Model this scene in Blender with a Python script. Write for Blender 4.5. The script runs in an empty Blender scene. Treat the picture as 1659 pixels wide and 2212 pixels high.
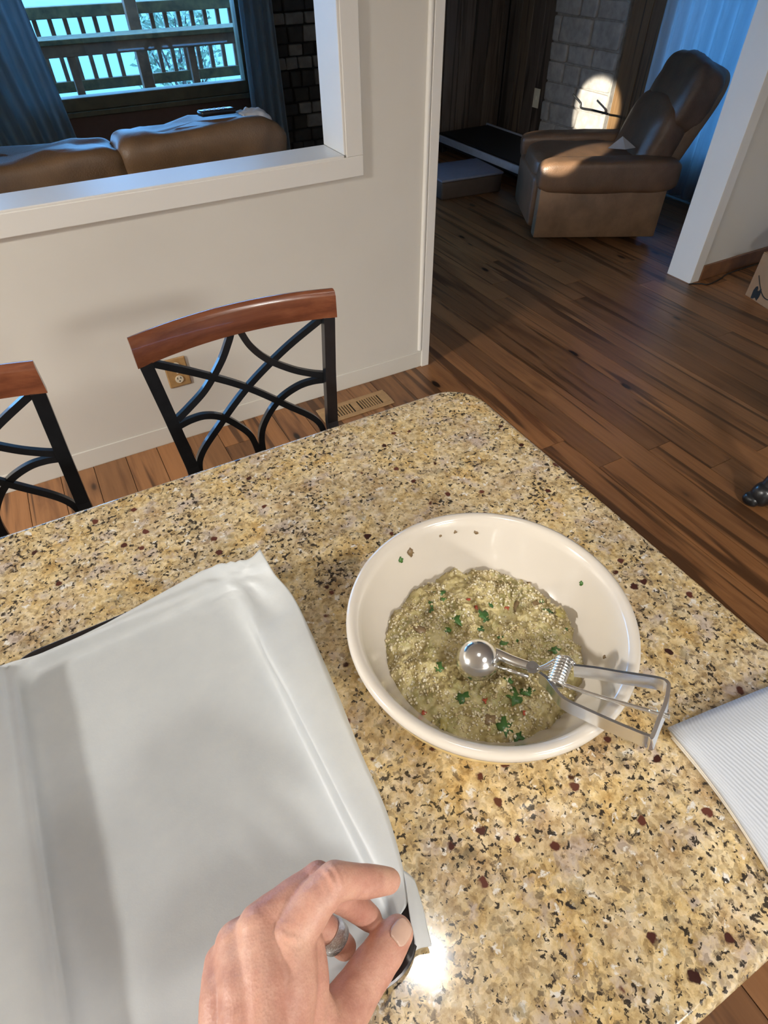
import bpy, bmesh, math, random
from mathutils import Vector, Matrix, noise
R = math.radians
rnd = random.Random(7)
scene = bpy.context.scene
COL = scene.collection
# ------------------------------------------------------------------ camera, world, lights, exposure
cam_data = bpy.data.cameras.new('camera')
cam = bpy.data.objects.new('camera', cam_data); COL.objects.link(cam)
cam_data.sensor_fit = 'VERTICAL'; cam_data.sensor_height = 36.0
cam_data.lens = 20.5036
cam_data.clip_start = 0.02; cam_data.clip_end = 300
cam.matrix_world = Matrix(((0.877368, 0.346898, -0.331493, 0.000000), (-0.479678, 0.617453, -0.623426, 0.000000), (-0.011584, 0.705984, 0.708133, 1.600000), (0.000000, 0.000000, 0.000000, 1.000000)))
scene.camera = cam
scene.view_settings.view_transform = 'Standard'
scene.view_settings.look = 'None'
scene.view_settings.exposure = 0.5
scene.view_settings.gamma = 1.0
scene.view_settings.use_curve_mapping = False

world = bpy.data.worlds.new('daylight'); scene.world = world; world.use_nodes = True
bg = world.node_tree.nodes['Background']
bg.inputs['Color'].default_value = (0.15, 0.47, 1.0, 1)      # even blue overcast dusk sky
bg.inputs['Strength'].default_value = 9.0

def area_light(name, loc, size, power, color, target=None, shape='DISK', spread=180):
    l = bpy.data.lights.new(name, 'AREA'); l.shape = shape; l.size = size; l.energy = power; l.color = color
    l.spread = R(spread)
    o = bpy.data.objects.new(name, l); COL.objects.link(o); o.location = loc
    d = Vector(target) - Vector(loc) if target else Vector((0, 0, -1))
    o.rotation_euler = d.to_track_quat('-Z', 'Y').to_euler()
    return o
WARM = (1.0, 0.975, 0.93)
area_light('island_area_light', (0.191, 0.177, 2.40), 0.070, 1.7, WARM)
area_light('island_area_light', (0.55, -0.75, 2.40), 0.45, 6.5, WARM)  # added fill for the counter, placed so its glare misses the granite
area_light('dining_ceiling_light', (-3.2, 0.90, 2.40), 0.40, 205, WARM)
area_light('kitchen_ceiling_light', (0.5, -2.3, 2.40), 0.5, 68, WARM)
for aim, ang, pw in (((4.00, 4.25, .56), 3.6, 8500), ((2.97, 3.20, .57), 2.1, 7000)):      # added spots, aimed through the pass-through to make the recliner and chimney patches
    sl = bpy.data.lights.new('light_patch_spot', 'SPOT'); sl.energy = pw; sl.color = (1.0, .95, .80); sl.spot_size = R(ang); sl.spot_blend = .35; sl.shadow_soft_size = .02
    so = bpy.data.objects.new('light_patch_spot', sl); COL.objects.link(so); so.location = (-3.2, 1.22, 2.34)
    so.rotation_euler = (Vector(aim) - so.location).to_track_quat('-Z', 'Y').to_euler()

# ------------------------------------------------------------------ helpers
def tag(o, label=None, cat=None, group=None, kind=None):
    if label: o['label'] = label
    if cat: o['category'] = cat
    if group: o['group'] = group
    if kind: o['kind'] = kind
    return o
def empty(name, loc, label, cat, group=None, rz=0):
    o = bpy.data.objects.new(name, None); COL.objects.link(o); o.location = loc; o.rotation_euler = (0, 0, rz)
    o.empty_display_size = 0.05
    bpy.context.view_layer.update()
    return tag(o, label, cat, group)
def link_mesh(name, me, mat, parent=None, smooth=False, local=False):
    """mesh coordinates are world unless local"""
    if mat is not None and not me.materials:
        for m in (mat if isinstance(mat, (list, tuple)) else [mat]): me.materials.append(m)
    if smooth:
        for p in me.polygons: p.use_smooth = True
    o = bpy.data.objects.new(name, me); COL.objects.link(o)
    if parent is not None:
        o.parent = parent
        if not local: o.matrix_parent_inverse = parent.matrix_world.inverted()
    return o
def obj(name, bm, mat, parent=None, smooth=False, local=False, autosmooth=None):
    bmesh.ops.recalc_face_normals(bm, faces=bm.faces)
    me = bpy.data.meshes.new(name); bm.to_mesh(me); bm.free()
    o = link_mesh(name, me, mat, parent, smooth, local)
    if autosmooth:
        for p in me.polygons: p.use_smooth = True
        me.set_sharp_from_angle(angle=R(autosmooth))
    return o
def struct(name, bm, mat, **k):
    return tag(obj(name, bm, mat, **k), kind='structure')
def add_box(bm, a, b, bev=0.0, seg=2, M=None):
    a, b = Vector(a), Vector(b)
    r = bmesh.ops.create_cube(bm, size=1.0)
    vs = r['verts']
    c = (a + b) / 2; d = b - a
    for v in vs: v.co = Vector((v.co.x * d.x, v.co.y * d.y, v.co.z * d.z)) + c
    if bev > 0:
        es = list({e for v in vs for e in v.link_edges})
        rr = bmesh.ops.bevel(bm, geom=es, offset=bev, segments=seg, profile=0.5, affect='EDGES')
        vs = list({v for f in rr['faces'] for v in f.verts} | {v for v in vs if v.is_valid})
    if M is not None:
        for v in vs: v.co = M @ v.co
    return vs
def box(a, b, bev=0.0, seg=2, M=None):
    bm = bmesh.new(); add_box(bm, a, b, bev, seg, M); return bm
def add_tube(bm, pts, rads, n=10, caps=True, closed=False):
    pts = [Vector(p) for p in pts]
    if not isinstance(rads, (list, tuple)): rads = [rads] * len(pts)
    rings = []; up = None
    N = len(pts)
    for i, p in enumerate(pts):
        t = (pts[(i + 1) % N] - pts[i - 1]) if closed else (pts[min(i + 1, N - 1)] - pts[max(i - 1, 0)])
        t.normalize()
        if up is None:
            up = Vector((0, 0, 1)) if abs(t.z) < .9 else Vector((1, 0, 0))
        s = t.cross(up).normalized(); up = s.cross(t).normalized()
        rings.append([bm.verts.new(p + rads[i] * (math.cos(2 * math.pi * k / n) * s + math.sin(2 * math.pi * k / n) * up)) for k in range(n)])
    for i in range(N if closed else N - 1):
        a, b = rings[i], rings[(i + 1) % N]
        for k in range(n): bm.faces.new((a[k], a[(k + 1) % n], b[(k + 1) % n], b[k]))
    if caps and not closed:
        bm.faces.new(rings[0][::-1]); bm.faces.new(rings[-1])
def add_band(bm, pts, wdir, w, t, side=None):
    """rectangular section swept along pts; wdir width direction (vector or list), t thickness"""
    pts = [Vector(p) for p in pts]; rings = []; N = len(pts)
    for i, p in enumerate(pts):
        tg = (pts[min(i + 1, N - 1)] - pts[max(i - 1, 0)]).normalized()
        wd = Vector(wdir[i] if isinstance(wdir, list) else wdir)
        wd = (wd - tg * wd.dot(tg)).normalized(); nn = tg.cross(wd).normalized()
        ww = w[i] if isinstance(w, list) else w
        tt = t[i] if isinstance(t, list) else t
        rings.append([bm.verts.new(p + wd * sx * ww / 2 + nn * sy * tt / 2) for sx, sy in ((-1, -1), (1, -1), (1, 1), (-1, 1))])
    for a, b in zip(rings, rings[1:]):
        for k in range(4): bm.faces.new((a[k], a[(k + 1) % 4], b[(k + 1) % 4], b[k]))
    bm.faces.new(rings[0][::-1]); bm.faces.new(rings[-1])
def add_lathe(bm, prof, c=(0, 0, 0), n=64, close=False):
    c = Vector(c); rings = []
    for r, z in prof:
        if r < 1e-6: rings.append([bm.verts.new(c + Vector((0, 0, z)))])
        else: rings.append([bm.verts.new(c + Vector((r * math.cos(2 * math.pi * k / n), r * math.sin(2 * math.pi * k / n), z))) for k in range(n)])
    fs = []
    for a, b in zip(rings, rings[1:]):
        for k in range(n):
            q = [a[k % len(a)], a[(k + 1) % len(a)], b[(k + 1) % len(b)], b[k % len(b)]]
            u = []
            for v in q:
                if v not in u: u.append(v)
            if len(u) > 2: fs.append(bm.faces.new(u))
    return fs
def catmull(pts, m=8):
    pts = [Vector(p) for p in pts]; out = []
    P = [pts[0] * 2 - pts[1]] + pts + [pts[-1] * 2 - pts[-2]]
    for i in range(1, len(P) - 2):
        p0, p1, p2, p3 = P[i - 1:i + 3]
        for k in range(m):
            t = k / m
            out.append(0.5 * ((2 * p1) + (p2 - p0) * t + (2 * p0 - 5 * p1 + 4 * p2 - p3) * t * t + (3 * p1 - p0 - 3 * p2 + p3) * t ** 3))
    out.append(pts[-1]); return out
def pillow(bm, c, s, M=None, e=0.45, nu=40, nv=20, wr=0.0, wf=6.0, seed=0):
    """super-ellipsoid cushion with wrinkles"""
    def sp(x, p): return math.copysign(abs(x) ** p, x)
    c = Vector(c); rings = []
    for j in range(nv + 1):
        th = -math.pi / 2 + math.pi * j / nv
        ring = []
        for i in range(nu):
            ph = 2 * math.pi * i / nu
            p = Vector((sp(math.cos(th), e) * sp(math.cos(ph), e) * s[0] / 2, sp(math.cos(th), e) * sp(math.sin(ph), e) * s[1] / 2, sp(math.sin(th), e) * s[2] / 2))
            if wr:
                q = p * wf + Vector((seed * 7.1, seed * 3.3, 0))
                p += p.normalized() * wr * (noise.noise(q) + 0.5 * noise.noise(q * 2.3))
            p += c
            ring.append(bm.verts.new(M @ p if M else p))
            if j in (0, nv): break
        rings.append(ring)
    for a, b in zip(rings, rings[1:]):
        for i in range(nu):
            q = []
            for v in (a[i % len(a)], a[(i + 1) % nu % len(a)], b[(i + 1) % nu % len(b)], b[i % len(b)]):
                if v not in q: q.append(v)
            if len(q) > 2: bm.faces.new(q)
def dup(o, parent=None):
    c = o.copy(); COL.objects.link(c)
    if parent is not None:
        c.parent = parent; c.matrix_parent_inverse = o.matrix_parent_inverse.copy()
    for ch in list(o.children): dup(ch, c)
    return c

# ------------------------------------------------------------------ materials
class NT:
    def __init__(s, name):
        s.m = bpy.data.materials.new(name); s.m.use_nodes = True
        s.t = s.m.node_tree; s.b = s.t.nodes['Principled BSDF']; s.out = s.t.nodes['Material Output']
    def n(s, typ, **k):
        x = s.t.nodes.new(typ)
        for a, v in k.items():
            if a.startswith('i_'):
                x.inputs[a[2:].replace('_', ' ')].default_value = v
            else: setattr(x, a, v)
        return x
    def l(s, a, b): s.t.links.new(a, b)
    def coord(s, kind='Object', scale=(1, 1, 1), rand=False, rot=(0, 0, 0)):
        tc = s.n('ShaderNodeTexCoord'); mp = s.n('ShaderNodeMapping')
        mp.inputs['Scale'].default_value = scale; mp.inputs['Rotation'].default_value = rot
        s.l(tc.outputs[kind], mp.inputs['Vector'])
        if rand:
            oi = s.n('ShaderNodeObjectInfo'); mu = s.n('ShaderNodeVectorMath', operation='SCALE')
            mu.inputs[0].default_value = (37.0, 91.0, 53.0); s.l(oi.outputs['Random'], mu.inputs['Scale'])
            s.l(mu.outputs[0], mp.inputs['Location'])
        return mp.outputs[0]
    def noise(s, v, scale, detail=4, rough=0.55, dist=0.0):
        x = s.n('ShaderNodeTexNoise'); s.l(v, x.inputs['Vector'])
        x.inputs['Scale'].default_value = scale; x.inputs['Detail'].default_value = detail
        x.inputs['Roughness'].default_value = rough; x.inputs['Distortion'].default_value = dist
        return x.outputs['Fac']
    def vor(s, v, scale, out='Distance', feature='F1', rand=1.0):
        x = s.n('ShaderNodeTexVoronoi', feature=feature); s.l(v, x.inputs['Vector']); x.inputs['Scale'].default_value = scale
        x.inputs['Randomness'].default_value = rand
        return x.outputs[out]
    def ramp(s, f, stops, interp='LINEAR'):
        x = s.n('ShaderNodeValToRGB'); x.color_ramp.interpolation = interp
        e = x.color_ramp.elements
        while len(e) < len(stops): e.new(0.5)
        for el, (p, c) in zip(e, stops):
            el.position = p; el.color = (*c, 1) if len(c) == 3 else c
        s.l(f, x.inputs['Fac']); return x.outputs['Color']
    def step(s, f, a, b):
        x = s.n('ShaderNodeMapRange'); x.inputs['From Min'].default_value = a; x.inputs['From Max'].default_value = b
        s.l(f, x.inputs['Value']); return x.outputs[0]
    def math(s, op, a, b=None):
        x = s.n('ShaderNodeMath', operation=op)
        for i, v in enumerate((a, b)):
            if v is None: continue
            if isinstance(v, (int, float)): x.inputs[i].default_value = v
            else: s.l(v, x.inputs[i])
        return x.outputs[0]
    def mix(s, f, a, b, typ='MIX'):
        x = s.n('ShaderNodeMix', data_type='RGBA', blend_type=typ)
        for sock, v in ((x.inputs['Factor'], f), (x.inputs['A'], a), (x.inputs['B'], b)):
            if isinstance(v, (int, float)): sock.default_value = v
            elif isinstance(v, tuple): sock.default_value = (*v, 1) if len(v) == 3 else v
            else: s.l(v, sock)
        return x.outputs['Result']
    def base(s, c):
        if isinstance(c, tuple): s.b.inputs['Base Color'].default_value = (*c, 1)
        else: s.l(c, s.b.inputs['Base Color'])
    def set(s, **k):
        for a, v in k.items(): s.b.inputs[a.replace('_', ' ')].default_value = v
    def bump(s, h, strength=0.2, dist=0.01):
        x = s.n('ShaderNodeBump'); x.inputs['Strength'].default_value = strength; x.inputs['Distance'].default_value = dist
        s.l(h, x.inputs['Height']); s.l(x.outputs[0], s.b.inputs['Normal'])

def simple(name, c, rough=0.5, var=0.08, scale=20, bump=0.0, metallic=0.0, bscale=None, **k):
    t = NT(name); v = t.coord()
    f = t.noise(v, scale, 5)
    lo = tuple(x * (1 - var) for x in c); hi = tuple(min(1, x * (1 + var)) for x in c)
    t.base(t.ramp(f, [(0.3, lo), (0.7, hi)])); t.set(Roughness=rough, Metallic=metallic)
    if bump: t.bump(t.noise(v, bscale or scale * 6, 3), bump, 0.002)
    for a, b in k.items(): t.b.inputs[a].default_value = b
    return t.m

def granite():
    t = NT('granite'); v = t.coord()
    d = t.n('ShaderNodeTexNoise'); t.l(v, d.inputs['Vector']); d.inputs['Scale'].default_value = 130; d.inputs['Detail'].default_value = 3
    wv = t.n('ShaderNodeVectorMath', operation='MULTIPLY_ADD'); t.l(d.outputs['Color'], wv.inputs[0]); wv.inputs[1].default_value = (.007, .007, .007); t.l(v, wv.inputs[2])
    w = wv.outputs[0]
    base = t.ramp(t.noise(w, 85, 7, 0.70), [(0.28, (.24, .165, .085)), (0.40, (.44, .325, .17)), (0.50, (.57, .45, .27)), (0.60, (.65, .545, .37)), (0.72, (.73, .67, .57))])
    tint = t.ramp(t.noise(v, 17, 4), [(0.32, (.80, .72, .66)), (0.46, (1, 1, 1)), (0.58, (1.03, .98, .82)), (.68, (.98, .85, .60))])
    base = t.mix(1.0, base, tint, 'MULTIPLY')
    grey = t.step(t.noise(w, 30, 6, 0.65), .54, .64)
    base = t.mix(t.math('MULTIPLY', grey, .7), base, (.47, .40, .37))
    cell = t.ramp(t.vor(w, 260, 'Color'), [(0.0, (.52, .47, .40)), (0.45, (.98, .98, .98)), (.8, (1.12, 1.10, 1.05)), (1.0, (1.32, 1.32, 1.30))])
    base = t.mix(.9, base, cell, 'MULTIPLY')
    white = t.step(t.noise(w, 80, 5, .65), .60, .66)
    base = t.mix(white, base, (.74, .71, .65))
    olive = t.step(t.noise(w, 46, 5, .65), .58, .66)
    base = t.mix(t.math('MULTIPLY', olive, .55), base, (.22, .19, .12))
    # dark mica flecks, clustered
    fl = t.noise(w, 190, 5, .58, .15)
    cl = t.step(t.noise(v, 26, 4, .6), .36, .72)
    thr = t.math('ADD', fl, t.math('MULTIPLY', cl, .135))
    base = t.mix(t.math('MULTIPLY', t.step(thr, .634, .668), .95), base, (.016, .013, .012))
    bl = t.math('ADD', t.noise(w, 95, 6, .7, .4), t.math('MULTIPLY', t.step(t.noise(v, 11, 3), .48, .72), .12))
    base = t.mix(t.math('MULTIPLY', t.step(bl, .672, .70), .95), base, (.020, .017, .018))
    mid = t.step(t.noise(w, 120, 5, .62), .41, .35)
    base = t.mix(t.math('MULTIPLY', mid, .75), base, (.105, .075, .05))
    # garnets
    vd = t.n('ShaderNodeTexVoronoi'); t.l(w, vd.inputs['Vector']); vd.inputs['Scale'].default_value = 40
    rad = t.step(vd.outputs['Distance'], .20, .15)
    sx = t.n('ShaderNodeSeparateColor'); t.l(vd.outputs['Color'], sx.inputs[0])
    g = t.math('MULTIPLY', rad, t.step(sx.outputs[0], .50, .52))
    base = t.mix(g, base, t.mix(sx.outputs[1], (.035, .010, .008), (.12, .038, .025)))
    t.base(base)
    t.set(Roughness=.13, **{'Specular IOR Level': .5})
    t.b.inputs['Coat Weight'].default_value = .3; t.b.inputs['Coat Roughness'].default_value = .04
    return t.m

def wood_plank(name, light, mid, dark, along='Y', rough=.35, knots=True):
    t = NT(name); sc = (9, 1.0, 9) if along == 'Y' else (9, 9, 1.0)
    v = t.coord('Object', sc, rand=True)
    vf = t.coord('Object', (60, 3.0, 60) if along == 'Y' else (60, 60, 3.0), rand=True)
    g = t.noise(v, 1.0, 5, .6, .6)
    c = t.ramp(g, [(0.30, dark), (0.45, mid), (0.56, mid), (0.72, light)])
    fine = t.ramp(t.noise(vf, 1.0, 4, .6), [(0.3, (.72, .68, .64)), (0.6, (1, 1, 1))])
    c = t.mix(.8, c, fine, 'MULTIPLY')
    oi = t.n('ShaderNodeObjectInfo')
    pv = t.ramp(oi.outputs['Random'], [(0, (.66, .62, .58)), (0.5, (1, 1, 1)), (1, (1.30, 1.20, 1.05))])
    c = t.mix(1.0, c, pv, 'MULTIPLY')
    st = t.step(t.noise(t.coord('Object', (13, .55, 13) if along == 'Y' else (13, 13, .55), rand=True), 1.0, 3, .5, 1.2), .55, .62)
    c = t.mix(t.math('MULTIPLY', st, .80), c, tuple(x * .42 for x in dark))
    if knots:
        vk = t.n('ShaderNodeTexVoronoi'); t.l(t.coord('Object', (6.5, 2.6, 6.5) if along == 'Y' else (6.5, 6.5, 2.6), rand=True), vk.inputs['Vector']); vk.inputs['Scale'].default_value = 1.0
        k = t.step(vk.outputs['Distance'], .11, .07)
        ring = t.step(vk.outputs['Distance'], .24, .10)
        sx = t.n('ShaderNodeSeparateColor'); t.l(vk.outputs['Color'], sx.inputs[0])
        has = t.step(sx.outputs[0], .30, .32)
        c = t.mix(t.math('MULTIPLY', t.math('MULTIPLY', ring, has), .5), c, tuple(x * .8 for x in dark))
        c = t.mix(t.math('MULTIPLY', k, has), c, (.012, .006, .004))
    t.base(c); t.set(Roughness=rough)
    t.bump(t.noise(vf, 1.0, 3), .12, .002)
    return t.m

def leather(name, c, rough=.42):
    t = NT(name); v = t.coord()
    f = t.noise(v, 7, 5, .6)
    t.base(t.ramp(f, [(0.3, tuple(x * .72 for x in c)), (0.7, tuple(x * 1.2 for x in c))])); t.set(Roughness=rough)
    t.bump(t.math('ADD', t.math('MULTIPLY', t.vor(v, 160), .25), t.noise(v, 9, 4)), .25, .01)
    return t.m

M = {}
M['granite'] = granite()
M['floor'] = wood_plank('floor_wood', (.35, .176, .078), (.255, .120, .050), (.115, .048, .021), rough=.34)
M['subfloor'] = simple('subfloor', (.03, .016, .01), .9)
M['wall'] = simple('wall_paint', (.665, .632, .562), .62, .02, 3, .05, bscale=240)
M['trim'] = simple('trim_paint', (.76, .735, .68), .45, .015, 4)
M['ceiling'] = simple('ceiling_paint', (.72, .70, .66), .8, .02)
M['panel'] = wood_plank('dark_panel', (.15, .115, .095), (.12, .09, .072), (.06, .044, .036), along='Z', rough=.45, knots=False)
M['brown_board'] = wood_plank('brown_board', (.22, .125, .055), (.17, .095, .04), (.09, .05, .022), along='Z', rough=.5)
M['lining'] = simple('living_wall', (.22, .18, .15), .8)
M['base_wood'] = simple('baseboard_wood', (.17, .075, .032), .4, .25, 14)
M['black_metal'] = simple('black_metal', (.012, .013, .015), .30, .25, 40, **{'Coat Weight': .25})
def cherry():
    t = NT('cherry_wood'); f = t.noise(t.coord('Object', (5, 60, 60)), 1.0, 5, .6)
    c = t.ramp(f, [(.25, (.115, .036, .018)), (.5, (.195, .062, .028)), (.75, (.25, .088, .040))])
    b = t.ramp(t.noise(t.coord('Object', (6, 6, 6)), 1.0, 3), [(.3, (.72, .70, .68)), (.65, (1, 1, 1))])
    t.base(t.mix(1.0, c, b, 'MULTIPLY')); t.set(Roughness=.22); t.b.inputs['Coat Weight'].default_value = .3; return t.m
M['cherry'] = cherry()
M['seat_fabric'] = simple('seat_fabric', (.05, .035, .025), .6, .2, 30)
M['pan'] = simple('dark_pan', (.025, .022, .022), .30, .2, 30, metallic=.55)
M['chrome'] = simple('chrome', (.82, .82, .81), .16, .05, 60, metallic=1.0)
M['steel'] = simple('brushed_steel', (.88, .88, .87), .22, .04, 60, metallic=1.0)
M['silver_ring'] = simple('silver_ring', (.80, .79, .76), .22, .2, 900, .9, metallic=1.0, bscale=1500)
M['cream'] = simple('cream_glaze', (.63, .57, .49), .16, .02, 12, **{'Coat Weight': .4, 'Coat Roughness': .05})
M['yellow_reflect_glaze'] = simple('yellow_reflect_glaze', (.78, .58, .24), .2, .05, 12, **{'Coat Weight': .4})  # cream outside of the bowl, its yellow reflection put into the colour
M['cabinet'] = simple('cabinet_wood', (.10, .045, .02), .45, .2, 10)
M['outlet_wood'] = simple('outlet_wood', (.42, .25, .10), .5, .15, 30)
M['ivory'] = simple('ivory_plastic', (.72, .64, .48), .35, .02)
M['slot'] = simple('dark_slot', (.01, .008, .006), .8)
M['vent'] = simple('vent_tan', (.34, .21, .10), .45, .15, 30)
M['cardboard'] = simple('cardboard', (.33, .20, .11), .8, .08, 12)
M['ink'] = simple('black_ink', (.012, .014, .013), .6)
M['cord'] = simple('black_cord', (.008, .008, .008), .5)
M['leather'] = leather('brown_leather', (.15, .082, .045))
M['leather_side'] = leather('tan_leather', (.22, .125, .066), .5)
M['sofa'] = leather('sofa_leather', (.135, .072, .031), .50)
M['tread'] = simple('treadmill_black', (.006, .007, .009), .6)
M['tread_rail'] = simple('treadmill_rail', (.30, .31, .34), .35)
M['box_brown'] = simple('box_brown', (.075, .05, .035), .7)
M['box_top'] = simple('box_top', (.16, .17, .22), .5)
M['stone'] = simple('whitewashed_stone', (.34, .31, .285), .9, .22, 14, .6, bscale=40)
M['mortar'] = simple('mortar', (.29, .265, .24), .95, .2, 30, .4)
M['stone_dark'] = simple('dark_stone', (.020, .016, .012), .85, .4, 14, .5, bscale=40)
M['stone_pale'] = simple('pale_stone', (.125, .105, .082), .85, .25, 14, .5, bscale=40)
M['mortar_dark'] = simple('dark_mortar', (.006, .005, .004), .95)
M['paper_scrap'] = simple('paper_scrap', (.42, .41, .42), .8)
M['deck_wood'] = simple('deck_wood', (.13, .062, .028), .8, .35, 12, .4)
M['deck_moss'] = simple('mossy_wood', (.085, .062, .022), .85, .5, 14, .4)
M['ground'] = simple('pale_ground', (.115, .158, .135), .95, .08, .25)
M['trunk'] = simple('trunk', (.05, .035, .025), .9)
M['remote'] = simple('remote_black', (.008, .008, .01), .25)
M['win_frame'] = simple('window_wood', (.085, .062, .026), .55, .25, 14)

def parchment():
    t = NT('parchment'); v = t.coord()
    f = t.noise(v, 55, 7, .65)
    t.base(t.ramp(f, [(0.3, (.655, .68, .69)), (0.7, (.715, .735, .735))])); t.set(Roughness=.42)
    t.bump(t.math('ADD', t.noise(v, 380, 4, .7), t.math('MULTIPLY', t.noise(v, 30, 3), 2.0)), .10, .0015)
    t.b.inputs['Transmission Weight'].default_value = 0.0
    tr = t.n('ShaderNodeBsdfTranslucent'); tr.inputs['Color'].default_value = (.7, .7, .68, 1)
    mx = t.n('ShaderNodeMixShader'); mx.inputs[0].default_value = .36
    t.l(t.b.outputs[0], mx.inputs[1]); t.l(tr.outputs[0], mx.inputs[2]); t.l(mx.outputs[0], t.out.inputs['Surface'])
    return t.m
M['parchment'] = parchment()
def ribbed():
    t = NT('ribbed_paper_towel'); v = t.coord()
    d = t.n('ShaderNodeTexNoise'); t.l(v, d.inputs['Vector']); d.inputs['Scale'].default_value = 8
    x = t.n('ShaderNodeTexWave', wave_type='RINGS', rings_direction='SPHERICAL'); t.l(t.coord('Object'), x.inputs['Vector'])
    x.inputs['Scale'].default_value = 260; x.inputs['Distortion'].default_value = 1.2; x.inputs['Detail'].default_value = 1; x.inputs['Detail Scale'].default_value = .3
    t.base(t.ramp(x.outputs['Fac'], [(0, (.46, .49, .54)), (1, (.55, .58, .63))])); t.set(Roughness=.85)
    t.bump(x.outputs['Fac'], .35, .0010)
    return t.m
M['towel'] = ribbed()
M['towel_edge'] = simple('towel_edge', (.80, .76, .68), .8, .05, 60)
def curtain_mat(name, c):
    t = NT(name); v = t.coord('Object', (30, 30, 1))
    f = t.noise(v, 1.5, 4)
    t.base(t.ramp(f, [(0.3, tuple(x * .75 for x in c)), (0.7, c)])); t.set(Roughness=.85)
    tr = t.n('ShaderNodeBsdfTranslucent'); tr.inputs['Color'].default_value = (*c, 1)
    mx = t.n('ShaderNodeMixShader'); mx.inputs[0].default_value = .42
    t.l(t.b.outputs[0], mx.inputs[1]); t.l(tr.outputs[0], mx.inputs[2]); t.l(mx.outputs[0], t.out.inputs['Surface'])
    return t.m
M['curtain'] = curtain_mat('blue_grey_curtain', (.32, .37, .39))
M['curtain_blue'] = curtain_mat('blue_curtain', (.50, .56, .60))
def glass_mat():
    t = NT('window_glass')
    tr = t.n('ShaderNodeBsdfTransparent'); gl = t.n('ShaderNodeBsdfGlossy'); gl.inputs['Roughness'].default_value = .02
    fr = t.n('ShaderNodeFresnel'); fr.inputs['IOR'].default_value = 1.45
    mx = t.n('ShaderNodeMixShader'); t.l(t.math('MULTIPLY', fr.outputs[0], .6), mx.inputs[0]); t.l(tr.outputs[0], mx.inputs[1]); t.l(gl.outputs[0], mx.inputs[2])
    t.l(mx.outputs[0], t.out.inputs['Surface'])
    return t.m
M['glass'] = glass_mat()
def leaf_mat(name, a, b, rough=.5):
    t = NT(name); f = t.noise(t.coord(), 40, 3)
    t.base(t.ramp(f, [(.3, a), (.7, b)])); t.set(Roughness=rough); return t.m
M['foliage'] = leaf_mat('foliage', (.07, .11, .06), (.17, .22, .12))
M['parsley'] = leaf_mat('parsley', (.030, .095, .022), (.085, .20, .045), .35)
M['red_bit'] = simple('red_pepper', (.42, .075, .035), .3)
M['olive_bit'] = simple('soft_green', (.36, .29, .09), .3)
M['brown_bit'] = simple('brown_bit', (.22, .145, .07), .35)
def food_mat():
    t = NT('mashed_vegetable'); v = t.coord()
    f = t.noise(v, 55, 7, .65, .6)
    c = t.ramp(f, [(0.28, (.20, .145, .055)), (0.42, (.42, .335, .14)), (0.55, (.56, .465, .22)), (0.70, (.68, .60, .36))])
    gm = t.step(t.noise(v, 32, 4), .52, .62)
    c = t.mix(t.math('MULTIPLY', gm, .55), c, (.30, .28, .10))
    br = t.step(t.noise(v, 48, 4), .60, .68)
    c = t.mix(t.math('MULTIPLY', br, .5), c, (.20, .13, .06))
    t.base(c); t.set(Roughness=.32)
    t.bump(t.noise(v, 330, 4, .6), .5, .002)
    return t.m
M['food'] = food_mat()
def grain_mat():
    t = NT('grains'); f = t.vor(t.coord(), 220, 'Color')
    t.base(t.ramp(f, [(0, (.48, .36, .16)), (.4, (.64, .54, .33)), (1, (.80, .75, .60))])); t.set(Roughness=.35); return t.m
M['grain'] = grain_mat()
def skin_mat():
    t = NT('skin'); v = t.coord()
    f = t.noise(v, 38, 6, .62)
    c = t.ramp(f, [(0.30, (.42, .185, .135)), (0.5, (.57, .300, .220)), (0.68, (.66, .385, .280))])
    rd = t.step(t.noise(v, 22, 3), .5, .72)
    c = t.mix(t.math('MULTIPLY', rd, .45), c, (.53, .215, .165))
    fine = t.vor(v, 900)
    c = t.mix(t.math('MULTIPLY', t.step(fine, .55, .15), .12), c, (.30, .11, .07))
    t.base(c); t.set(Roughness=.50)
    t.b.inputs['Subsurface Weight'].default_value = .12
    t.b.inputs['Subsurface Radius'].default_value = (.006, .002, .001)
    t.bump(t.math('ADD', t.math('MULTIPLY', t.vor(v, 520), .6), t.noise(t.coord('Object', (1, 1, 1)), 160, 5, .65)), .20, .0012)
    return t.m
M['skin'] = skin_mat()
M['nail'] = simple('finger_nail', (.60, .40, .31), .22, .08, 60)

# ------------------------------------------------------------------ structure
YW, YB = 2.252, 2.410            # pass-through wall, kitchen face and living-room face
XE, XJ = 1.4536, 3.397           # doorway between these
PX, PZ = 1.0565, 0.9947          # pass-through right edge and sill
YF, XR = 5.90, 4.60              # living room far wall, right wall
CZ = 2.44
XL = -5.0; YN = -3.0; XK = 5.4
# floor: slab plus planks
fl = struct('floor', box((XL, YN, -.06), (XK, YF + .1, -.020)), M['subfloor'])
PWD = .132
plank_meshes = {}
def plank_mesh(L):
    if L not in plank_meshes:
        bm = box((-PWD / 2 + .0012, -L / 2 + .001, -.020), (PWD / 2 - .0012, L / 2 - .001, 0.0))
        me = bpy.data.meshes.new('plank'); bm.to_mesh(me); bm.free(); me.materials.append(M['floor']); plank_meshes[L] = me
    return plank_meshes[L]
x = -1.58
k = 0
while x < XR:
    y = -0.55 - (k * .71 % 1.9)
    first = True
    while y < YF:
        L = 2.4 if (k % 3) else 1.9
        y1 = min(y + L, YF)
        LL = round(y1 - y, 3)
        if y1 > -0.6 and LL > .1:
            o = bpy.data.objects.new('plank', plank_mesh(LL)); COL.objects.link(o); o.parent = fl
            o.location = (x, (y + y1) / 2, 0)
        y = y1
    x += PWD; k += 1

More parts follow.
